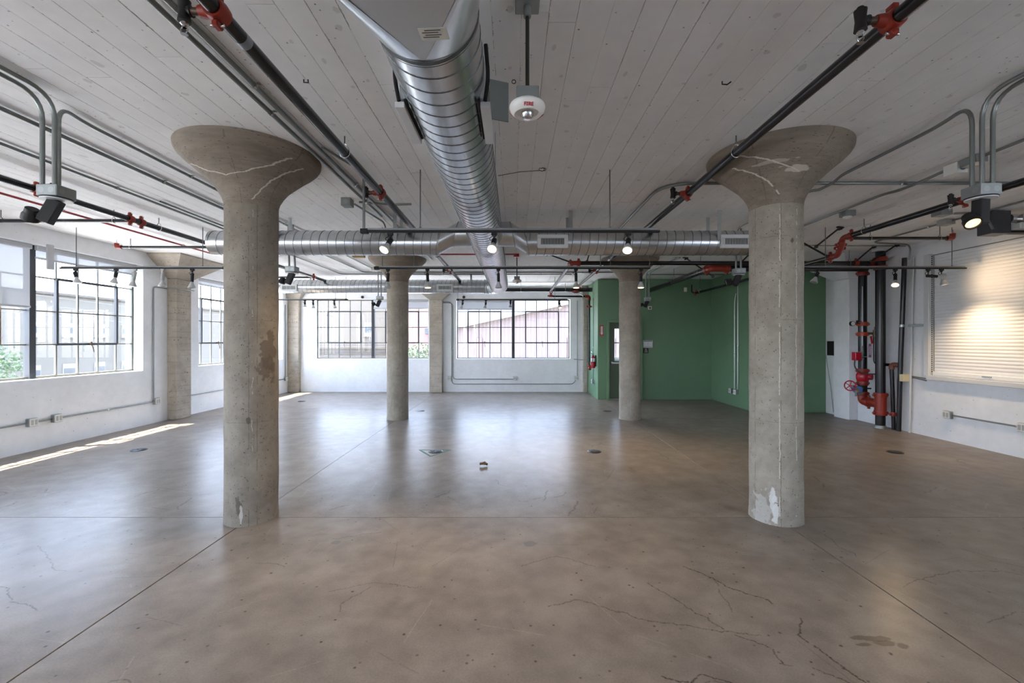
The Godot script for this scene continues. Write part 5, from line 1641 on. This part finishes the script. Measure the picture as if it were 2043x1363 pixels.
	conduit("thin upright grey conduit right of the middle end window", [Vector3(1.91, 2.75, fz), Vector3(1.91, 0.46, fz)], 0.010, null, "wall_conduit")
	conduit("short level grey pipe below the right corner of the middle end window", [Vector3(1.80, 0.985, fz + 0.05), Vector3(2.2, 0.97, fz + 0.3)], 0.013, null, "wall_conduit", 3.0)
	conduit("pale conduit on the pale green side wall above the extinguisher", [Vector3(2.195, 2.72, -12.05), Vector3(2.195, 0.45, -12.05)], 0.010, null, "wall_conduit")
	conduit("left of two pale conduits on the green wall at the right", [Vector3(5.175, 2.65, -10.15), Vector3(5.175, 2.45, -10.22), Vector3(5.175, 0.42, -10.22)], 0.012, M.aluminium, "wall_conduit", 1.6, 0.1)
	conduit("right of two pale conduits on the green wall at the right", [Vector3(5.175, 2.95, -10.07), Vector3(5.175, 0.42, -10.07)], 0.012, M.aluminium, "wall_conduit", 1.6, 0.1)
	conduit("grey conduit between two outlets low on the right wall", [Vector3(WR - 0.018, 0.41, -6.64), Vector3(WR - 0.018, 0.41, -3.8)], 0.012, null, "wall_conduit", 1.0)
	# boxes
	outlet("white faced outlet box on the left wall, nearer the camera of the pair", Vector3(WL, 0.41, -6.08), Vector3.RIGHT)
	outlet("white faced outlet box on the left wall, farther of the pair", Vector3(WL, 0.41, -6.41), Vector3.RIGHT)
	outlet("outlet box at the foot of the upright conduit by the left pilaster", Vector3(WL, 0.41, -8.2), Vector3.RIGHT)
	outlet("outlet box at the foot of the conduit in the far left corner", Vector3(WL, 0.42, -12.86), Vector3.RIGHT)
	outlet("outlet box at the lower left corner of the middle end window conduits", Vector3(-1.93, 0.415, WF), Vector3(0, 0, 1))
	outlet("grey outlet box under the dark mullion of the middle end window", Vector3(0.04, 0.41, WF), Vector3(0, 0, 1))
	outlet("outlet box low at the right end of the end wall conduit", Vector3(1.88, 0.42, WF), Vector3(0, 0, 1))
	outlet("small outlet box under the extinguisher on the pale green wall", Vector3(2.21, 0.42, -12.05), Vector3(-1, 0, 0))
	outlet("left outlet box under the two conduits on the green side wall", Vector3(5.19, 0.36, -10.36), Vector3(-1, 0, 0))
	outlet("right outlet box under the two conduits on the green side wall", Vector3(5.19, 0.35, -10.14), Vector3(-1, 0, 0))
	outlet("outlet box on the right wall below the shutter, farther from the camera", Vector3(WR, 0.41, -6.70), Vector3(-1, 0, 0))
	outlet("outlet box on the right wall at the right edge of the view", Vector3(WR, 0.41, -5.70), Vector3(-1, 0, 0))
	jbox("grey metal junction box on the ceiling left of the branch pipe", Vector3(-1.90, 3.125, -4.98), Vector3(0.11, 0.09, 0.11), null, Vector3(0, 0, 1))
	jbox("white junction box on the offset conduit at the right ceiling", Vector3(4.05, 3.12, -4.0), Vector3(0.10, 0.10, 0.13), M.white_plastic, Vector3(0, 0, 1))
	jbox("grey junction box beside the white one on the right ceiling", Vector3(4.05, 3.135, -3.84), Vector3(0.10, 0.07, 0.15))
	jbox("flat grey junction box on the ceiling left of the shutter motor conduit", Vector3(5.32, 3.135, -5.42), Vector3(0.15, 0.07, 0.13))
	jbox("low grey junction box on the ceiling above the end of the right arm pipe", Vector3(5.80, 3.135, -5.85), Vector3(0.13, 0.07, 0.13), M.grey_plastic)
	jbox("small junction box on the ceiling nearest the shutter motor", Vector3(5.87, 3.135, -5.55), Vector3(0.11, 0.07, 0.11), M.grey_plastic)
	jbox("pale junction box on the far left ceiling between two conduits", Vector3(-3.1, 3.13, -9.7), Vector3(0.12, 0.08, 0.12), M.white_plastic)

# ---------------------------------------------------------------- track lights
const TY := 2.575   # underside of the tracks

func track(label: String, x0: float, x1: float, z: float, rods: Array, feed := 0) -> void:
	var c := (x0 + x1) / 2
	var o := thing("light_track", label, "light track", Vector3(c, TY, z), "black lighting tracks")
	part(o, "rail", MB.new().box(Vector3(c, TY + 0.010, z), Vector3(x1 - x0, 0.020, 0.036), 0.003), M.black_matte)
	part(o, "strut", MB.new().box(Vector3(c, TY + 0.030, z), Vector3(x1 - x0 - 0.04, 0.020, 0.034), 0.003), M.track_grey)
	for x in rods:
		part(o, "suspension_rod", MB.new().cyl(Vector3(x, TY + 0.03, z), Vector3(x, CEIL + 0.005, z), 0.005, 8).cyl(Vector3(x, TY + 0.03, z), Vector3(x, TY + 0.055, z), 0.01, 6), M.steel_rod)
	if feed != 0:
		var fx := x0 + 0.02 if feed < 0 else x1 - 0.02
		part(o, "feed_box", MB.new().box(Vector3(fx, TY + 0.012, z), Vector3(0.07, 0.045, 0.05), 0.004), M.black_matte)

# style 0: short socket, 1: long cylinder holder, 2: pale cylinder
func lamp(label: String, x: float, z: float, aim: Vector3, lit: bool, style := 1, drop := 0.08, power := 1.0) -> void:
	var o := thing("track_lamp", label, "track lamp", Vector3(x, TY - 0.2, z), "track lamps")
	var body: Material = M.black_matte if style < 2 else M.grey_plastic
	part(o, "adapter", MB.new().box(Vector3(x, TY - 0.012, z), Vector3(0.055, 0.03, 0.03), 0.004).cyl(Vector3(x, TY - 0.02, z), Vector3(x, TY - 0.045, z), 0.014, 10), body)
	var a := aim.normalized()
	var side := a.cross(Vector3(0.3, 1, 0.2)).normalized()
	var pv := Vector3(x, TY - drop, z)
	part(o, "stem", MB.new().cyl(Vector3(x, TY - 0.03, z), pv, 0.006, 8).cyl(pv - side * 0.022, pv + side * 0.026, 0.009, 8), body)
	part(o, "lead", MB.new().tube(bent([Vector3(x - 0.012, TY - 0.03, z), Vector3(x - 0.05, TY - 0.06, z), Vector3(x - 0.02, pv.y - 0.005, z), pv + a * 0.02], 0.03), 0.0035, 6), body)
	var B := along(a)
	var len := 0.05 if style == 0 else 0.105
	var xf := Transform3D(B, pv)
	var sr := 0.024 if style == 0 else 0.021
	part(o, "socket", MB.new().lathe([Vector2(0, -0.02), Vector2(sr, -0.02), Vector2(sr, len), Vector2(sr * 0.8, len + 0.003), Vector2(0.0, len + 0.003)], 16, xf), body)
	var b0 := len
	var bulb := part(o, "bulb", MB.new().lathe([Vector2(0.018, b0), Vector2(0.020, b0 + 0.016), Vector2(0.031, b0 + 0.04), Vector2(0.043, b0 + 0.066), Vector2(0.0475, b0 + 0.076), Vector2(0.0475, b0 + 0.086), Vector2(0.042, b0 + 0.089)], 22, xf), M.bulb_white)
	part(bulb, "lens", MB.new().lathe([Vector2(0.042, b0 + 0.0885), Vector2(0.03, b0 + 0.092), Vector2(0.0, b0 + 0.094)], 22, xf), M.lens_lit if lit else M.bulb_lens)
	if lit:
		var l := SpotLight3D.new()
		l.name = "beam"
		l.light_color = Color(1.0, 0.86, 0.68)
		l.light_energy = 1.3 * power
		l.light_size = 0.04
		l.spot_range = 20.0
		l.spot_attenuation = 2.0
		l.spot_angle = 55.0
		l.spot_angle_attenuation = 0.9
		l.shadow_enabled = true
		o.add_child(l)
		var q := pv + a * (b0 + 0.105) - o.position
		l.transform = Transform3D(Basis.looking_at(a, Vector3(0.1, 1, 0.3).normalized()), q)

func build_tracks() -> void:
	var z1 := -4.13
	var z2 := -6.24
	var z3 := -11.13
	track("black lighting track nearest the camera, hung in front of the near cross duct", -1.434, 1.381, z1, [-0.885, 0.91], -1)
	track("black lighting track at left, hung in front of the left window", -6.49, -4.10, z2, [-6.26, -4.45], 1)
	track("black lighting track in the middle, hung below the near cross duct", -1.98, 1.95, z2, [-1.88, -1.43, 1.24], -1)
	track("black lighting track at right, hung in front of the fire risers and shutter", 4.0, 6.47, z2, [4.46, 6.27], -1)
	track("black lighting track at the far end, hung before the left end window", -6.6, -4.25, z3, [-4.28, -4.55, -6.2], 1)
	track("black lighting track at the far end, hung before the middle end window", -1.446, 1.385, z3, [-1.43, 1.05], -1)
	# nearest track
	lamp("lit track lamp on the nearest track, leftmost of its three", -1.17, z1, Vector3(-0.25, -0.75, 0.62), true, 0)
	lamp("lit track lamp on the nearest track, before the spiral main duct", -0.185, z1, Vector3(-0.12, -0.70, 0.70), true, 0)
	lamp("lit track lamp on the nearest track, rightmost of its three", 1.085, z1, Vector3(-0.22, -0.78, 0.6), true, 0)
	# left track
	lamp("unlit track lamp on the left track, nearest its free end", -6.27, z2, Vector3(0.32, -1, 0.1), false, 0, 0.07)
	lamp("unlit track lamp on the left track, second from its free end", -5.69, z2, Vector3(-0.15, -1, 0.1), false, 0, 0.07)
	lamp("pale track lamp on the left track over the window edge", -5.42, z2, Vector3(-0.1, -1, 0.1), false, 2, 0.06)
	lamp("pale track lamp on the left track before the white window pier", -5.02, z2, Vector3(0.05, -1, 0.12), false, 2, 0.06)
	lamp("unlit track lamp on the left track, hanging beside the near left column", -4.60, z2, Vector3(0.0, -1, 0.05), false, 1)
	# middle track
	lamp("unlit track lamp on the middle track before the distant left column", -1.80, z2, Vector3(0.0, -1, 0.08), false, 1)
	lamp("dimly lit track lamp on the middle track right of the distant left column", -1.235, z2, Vector3(0.06, -1, 0.12), true, 1, 0.08, 0.5)
	lamp("unlit track lamp on the middle track before the main spiral duct", -0.22, z2, Vector3(0.02, -1, 0.05), false, 1)
	lamp("lit track lamp on the middle track below the red elbow", 0.89, z2, Vector3(0.0, -1, 0.12), true, 1)
	lamp("lit track lamp on the middle track before the distant right column", 1.82, z2, Vector3(-0.04, -1, 0.12), true, 1)
	# right track
	lamp("unlit track lamp on the right track, beside the near right column", 4.345, z2, Vector3(-0.5, -1, 0.1), false, 0, 0.07)
	lamp("lit track lamp on the right track, before the thick riser", 5.46, z2, Vector3(-0.45, -0.85, 0.5), true, 1, 0.09)
	lamp("track lamp on the right track turned level towards the shutter", 5.93, z2, Vector3(1, -0.10, 0.28), true, 1, 0.10, 0.22)
	lamp("lit track lamp at the free end of the right track, tilted to the shutter", 6.12, z2, Vector3(0.28, -1, 0.05), true, 0, 0.09, 1.4)
	# far tracks
	lamp("lit track lamp on the far left track, left of two close together", -5.33, z3, Vector3(0.2, -0.9, 0.4), true, 0, 0.07, 0.6)
	lamp("unlit track lamp on the far left track, right of two close together", -5.12, z3, Vector3(0.1, -1, 0.05), false, 0, 0.07)
	lamp("unlit track lamp on the far left track, nearest its right end", -4.58, z3, Vector3(0.15, -1, 0.05), false, 0, 0.07)
	lamp("unlit track lamp on the far middle track, nearest its left end", -1.30, z3, Vector3(-0.3, -1, 0.05), false, 0, 0.07)
	lamp("unlit track lamp on the far middle track, second from its left end", -0.71, z3, Vector3(-0.2, -1, 0.05), false, 0, 0.07)
	lamp("unlit track lamp on the far middle track, before the dark mullion", -0.08, z3, Vector3(-0.05, -1, 0.1), false, 0, 0.05)
	lamp("lit track lamp on the far middle track, nearest its right end", 1.165, z3, Vector3(0.12, -0.9, 0.4), true, 0, 0.07, 0.6)

# ---------------------------------------------------------------- hanging spotlights on boxes
func pendant(label: String, c: Vector3, aim: Vector3, lit: bool, turn: float) -> void:
	var o := thing("hanging_spotlight", label, "spotlight", Vector3(c.x, c.y - 0.24, c.z), "spotlights hung on square boxes")
	var B := Basis(Vector3.UP, turn)
	var bx := part(o, "junction_box", MB.new().box(c, Vector3(0.135, 0.075, 0.135), 0.004), M.box_metal)
	for k in [Vector3(0.0685, 0, 0.03), Vector3(-0.0685, 0, 0.03)]:
		part(bx, "knockout", MB.new().disc(c + k, Vector3(signf(k.x), 0, 0), 0.02, 14), M.strap_metal)
	for k in [-0.033, 0.033]:
		part(bx, "knockout", MB.new().disc(c + Vector3(k, 0, 0.0685), Vector3(0, 0, 1), 0.02, 14), M.strap_metal)
	part(o, "canopy", MB.new().lathe([Vector2(0.0, -0.038), Vector2(0.082, -0.038), Vector2(0.08, -0.052), Vector2(0.0, -0.054)], 24, Transform3D(Basis(), c)), M.white_frame)
	part(o, "canopy_rim", MB.new().lathe([Vector2(0.084, -0.0375), Vector2(0.084, -0.046)], 24, Transform3D(Basis(), c)), M.black_matte)
	var tl := B * Basis(Vector3(0, 0, 1), -0.42 if not lit else -0.04)
	var hc := c + Vector3(0, -0.055, 0) + tl * Vector3(0, -0.075, 0)
	part(o, "driver_housing", MB.new().box(hc, Vector3(0.075, 0.165, 0.06), 0.005, tl), M.black_matte)
	var a := aim.normalized()
	var hb := along(a)
	var hp := hc + tl * Vector3(-0.085, -0.055, 0.0)
	var hd := MB.new().lathe([Vector2(0, -0.025), Vector2(0.034, -0.025), Vector2(0.036, 0.0), Vector2(0.036, 0.006), Vector2(0.045, 0.02), Vector2(0.047, 0.055), Vector2(0.040, 0.056), Vector2(0.038, 0.045)], 22, Transform3D(hb, hp))
	hd.cyl(hp, hc + tl * Vector3(-0.02, -0.05, 0), 0.016, 10)
	var h := part(o, "lamp_head", hd, M.black_matte)
	part(h, "lens", MB.new().lathe([Vector2(0.039, 0.046), Vector2(0.0, 0.049)], 22, Transform3D(hb, hp)), M.led_lit if lit else M.bulb_lens)
	if lit:
		var l := SpotLight3D.new()
		l.name = "beam"
		l.light_color = Color(1.0, 0.86, 0.68)
		l.light_energy = 1.0
		l.light_size = 0.035
		l.spot_range = 20.0
		l.spot_attenuation = 2.0
		l.spot_angle = 32.0
		l.spot_angle_attenuation = 0.9
		l.shadow_enabled = true
		o.add_child(l)
		l.transform = Transform3D(Basis.looking_at(a, Vector3(0.1, 1, 0.3).normalized()), hp + a * 0.06 - o.position)

func detector(label: String, x: float, z: float, flange: bool) -> void:
	var o := thing("fire_alarm", label, "fire alarm", Vector3(x, 2.6, z), "ceiling hung fire alarms")
	part(o, "stem", MB.new().cyl(Vector3(x, 2.74, z), Vector3(x, 3.165, z), 0.0095, 12), M.stem_dark)
	if flange:
		part(o, "ceiling_plate", MB.new().box(Vector3(x, 3.158, z), Vector3(0.115, 0.022, 0.10), 0.004).cyl(Vector3(x, 3.15, z), Vector3(x, 3.10, z), 0.018, 12), M.box_metal)
	else:
		part(o, "ceiling_box", MB.new().box(Vector3(x - 0.01, 3.135, z), Vector3(0.10, 0.06, 0.10), 0.005), M.red_gloss)
	part(o, "back_box", MB.new().box(Vector3(x, 2.716, z), Vector3(0.105, 0.058, 0.105), 0.004), M.box_metal)
	var xf := Transform3D(Basis(), Vector3(x, 2.632, z))
	part(o, "body", MB.new().lathe([Vector2(0.0, 0.056), Vector2(0.070, 0.055), Vector2(0.082, 0.047), Vector2(0.086, 0.036), Vector2(0.082, 0.020), Vector2(0.070, 0.006), Vector2(0.062, 0.001), Vector2(0.056, 0.006), Vector2(0.052, 0.012), Vector2(0.0, 0.014)], 36, xf), M.white_plastic)
	part(o, "strobe_lens", MB.new().lathe([Vector2(0.031, 0.014), Vector2(0.030, 0.0), Vector2(0.022, -0.014), Vector2(0.0, -0.019)], 20, xf), M.chrome)
	for k in 3:
		var ang := 0.05 + k * TAU / 3.0
		var dir := Vector3(sin(ang), 0, cos(ang))
		var nrm := (dir * 0.76 + Vector3.DOWN * 0.65).normalized()
		var bx := Vector3.UP.cross(dir).normalized()
		var B := Basis(bx, nrm.cross(bx), nrm)
		lettering(o, "lettering", "FIRE", 0.022, M.sign_red, xf.origin + dir * 0.0775 + Vector3(0, 0.0125, 0), B)

func floor_cover(label: String, x: float, z: float) -> void:
	var o := thing("floor_box_cover", label, "floor cover", Vector3(x, 0, z), "round floor box covers")
	var xf := Transform3D(Basis(), Vector3(x, 0, z))
	part(o, "rim", MB.new().lathe([Vector2(0.098, 0.0), Vector2(0.096, 0.006), Vector2(0.082, 0.009), Vector2(0.080, 0.006)], 32, xf), M.cover_rim)
	var l := part(o, "lid", MB.new().lathe([Vector2(0.080, 0.004), Vector2(0.078, 0.010), Vector2(0.03, 0.012), Vector2(0.0, 0.012)], 32, xf), M.cover_black)
	part(l, "flap", MB.new().box(Vector3(x + 0.035, 0.0135, z), Vector3(0.05, 0.004, 0.06), 0.001).box(Vector3(x - 0.035, 0.0135, z), Vector3(0.05, 0.004, 0.06), 0.001), M.motor_grey)

func build_pendants() -> void:
	var y := 2.535
	pendant("unlit black spotlight hung from three grey conduits at the upper left", Vector3(-3.04, y, -2.90), Vector3(-0.5, -0.8, -0.3), false, 0.3)
	pendant("lit black spotlight hung from conduits at the upper right", Vector3(3.085, y, -2.88), Vector3(-0.2, -0.75, 0.62), true, 0.15)
	pendant("unlit black spotlight hung behind the near left column", Vector3(-3.07, y, -6.04), Vector3(-0.3, -1, 0.2), false, 0.0)
	pendant("unlit black spotlight hung left of the distant left column, before the end window", Vector3(-3.10, y, -10.1), Vector3(-0.8, -0.3, 0.3), false, 0.0)
	pendant("unlit black spotlight hung before the green wall right of the door", Vector3(3.16, y, -10.3), Vector3(-0.9, -0.2, 0.2), false, 0.0)
	pendant("unlit black spotlight hung just left of the near right column", Vector3(3.2, y, -6.2), Vector3(-0.9, -0.3, -0.2), false, 0.0)
	detector("white ceiling fire alarm hung on a dark stem near the camera", 0.065, -2.085, true)
	detector("white fire alarm hung under a red box beyond the cross duct", 0.06, -8.15, false)

func build_details() -> void:
	floor_cover("round black floor cover at left beside the strip of sunlight", -5.31, -6.18)
	floor_cover("round black floor cover in the far left corner", -5.39, -11.09)
	floor_cover("round black floor cover just right of the distant left column's foot", -2.06, -9.6)
	floor_cover("round black floor cover framed by a green tape triangle", -1.09, -6.09)
	floor_cover("round black floor cover in the middle right, between the two column rows", 1.124, -6.09)
	floor_cover("round black floor cover just left of the distant right column's foot", 2.05, -9.56)
	floor_cover("round black floor cover at right near the white wall", 5.29, -6.05)
	var tp := thing("tape_triangle", "thin green tape triangle stuck on the floor round a black cover", "tape", Vector3(-1.1, 0, -6.08))
	var q := [Vector3(-1.33, 0.001, -6.18), Vector3(-0.90, 0.001, -6.18), Vector3(-1.115, 0.001, -5.84)]
	for i in 3:
		var a: Vector3 = q[i]
		var b: Vector3 = q[(i + 1) % 3]
		part(tp, "strip", MB.new().box((a + b) / 2, Vector3(a.distance_to(b) + 0.02, 0.0016, 0.026), 0.0, Basis(Vector3.UP, -atan2(b.z - a.z, b.x - a.x))), M.tape_green)
	# crumpled leaf
	var lr := RandomNumberGenerator.new()
	lr.seed = 3
	var rows := []
	for i in 6:
		var row := PackedVector3Array()
		for j in 6:
			var w := 0.052 * sin(PI * (i + 0.4) / 5.8)
			row.append(Vector3(-0.372 + (i - 2.5) * 0.02 + lr.randf_range(-0.006, 0.006), 0.004 + lr.randf_range(0.0, 0.028) + absf(j - 2.5) * 0.006, -5.39 + (j - 2.5) / 2.5 * w + lr.randf_range(-0.006, 0.006)))
		rows.append(row)
	single("crumpled_leaf", "small crumpled brown leaf lying alone on the floor in the middle", "leaf", MB.new().grid(rows, false), M.debris, Vector3(-0.372, 0, -5.39))
	# smoke detector, ceiling hooks, cable
	var sd := thing("smoke_detector", "white smoke detector on a grey box on the ceiling right of the near column", "smoke detector", Vector3(4.17, 3.08, -5.45))
	part(sd, "box", MB.new().box(Vector3(4.17, 3.135, -5.45), Vector3(0.13, 0.07, 0.12), 0.005), M.box_metal)
	part(sd, "head", MB.new().lathe([Vector2(0.05, 3.10), Vector2(0.05, 3.085), Vector2(0.03, 3.07), Vector2(0.0, 3.068)], 20, Transform3D(Basis(), Vector3(4.17, 0, -5.45))), M.white_plastic)
	var hooks := [["bent black hook in the ceiling left of the main duct, beside a long seam", Vector3(-1.30, 3.17, -2.70)], ["bent black hook in the ceiling right of the hung fire alarm", Vector3(1.30, 3.17, -2.72)], ["small wire ring in the ceiling between the duct and the fire alarm", Vector3(-0.0, 3.17, -2.70)]]
	for h in hooks:
		var c: Vector3 = h[1]
		if c.x == 0.0:
			var ring := []
			for i in 13:
				ring.append(c + Vector3(0.012 * cos(TAU * i / 12.0), -0.014 + 0.012 * sin(TAU * i / 12.0), 0))
			single("ceiling_ring", h[0], "ring", MB.new().tube(ring, 0.0025, 6, false), M.black_matte, c)
		else:
			single("ceiling_hook", h[0], "hook", MB.new().tube([c + Vector3(0, 0.01, 0), c + Vector3(0, -0.018, 0), c + Vector3(0.03, -0.022, 0.004), c + Vector3(0.04, -0.02, 0.03)], 0.004, 6), M.black_matte, c, "bent ceiling hooks")
	var cb := [Vector3(-0.15, 3.12, -4.15), Vector3(0.05, 3.145, -4.12), Vector3(0.22, 3.15, -4.1)]
	for i in 22:
		var a := TAU * 1.6 * i / 21.0
		cb.append(Vector3(0.255 + 0.03 * sin(a) + i * 0.001, 3.15 - 0.006 * (i % 2), -4.1 + 0.035 * (1.0 - cos(a))))
	single("loose_cable", "thin loose cable curled on the ceiling right of the main duct", "cable", MB.new().tube(cb, 0.0028, 6), M.cable, Vector3(0.1, 3.12, -4.1))
	# recess in the right wall and a cord beside the green edge
	var rc := thing("wall_recess", "small black open recess box in the white wall beside the green edge", "recess", Vector3(6.69, 1.24, -9.22))
	var rm := MB.new()
	rm.box(Vector3(6.697, 1.385, -9.22), Vector3(0.012, 0.30, 0.19))
	part(rc, "opening", rm, M.hole_black)
	var rf := MB.new()
	rf.box(Vector3(6.69, 1.54, -9.22), Vector3(0.02, 0.012, 0.21)).box(Vector3(6.69, 1.23, -9.22), Vector3(0.02, 0.012, 0.21))
	part(rc, "edge", rf, M.white_frame)
	single("loose_wire", "thin grey wire sagging down the white wall from the green corner", "wire", MB.new().tube([Vector3(6.68, 1.28, -9.34), Vector3(6.67, 1.0, -9.27), Vector3(6.67, 0.6, -9.18), Vector3(6.67, 0.05, -9.1)], 0.006, 6), M.box_metal, Vector3(6.68, 0, -9.0))
	single("wood_block", "short raw wooden block on the ceiling beside the distant left column's cap", "block", MB.new().box(Vector3(-2.93, 3.145, -8.25), Vector3(0.22, 0.055, 0.09), 0.004), M.wood_stub, Vector3(-2.93, 3.12, -8.25))
	single("window_bracket", "pale flat bracket hanging from the lintel of the left window", "bracket", MB.new().box(Vector3(WL + 0.02, 2.76, -6.33), Vector3(0.03, 0.36, 0.09), 0.005), M.blind_bar, Vector3(WL + 0.02, 2.6, -6.33))
	for k in 2:
		var p: Vector3 = [Vector3(-4.55, 2.86, WF + 0.04), Vector3(-1.5, 2.86, WF + 0.04)][k]
		single("wall_speaker", ["small black speaker knob above the left end window", "small black speaker knob at the top left of the middle end window"][k], "speaker", MB.new().lathe([Vector2(0.0, 0), Vector2(0.035, 0.0), Vector2(0.045, 0.03), Vector2(0.03, 0.06), Vector2(0.0, 0.065)], 14, Transform3D(along(Vector3(0, -0.3, 1)), p - Vector3(0, 0, 0.045))), M.black_matte, p, "small black wall speakers")
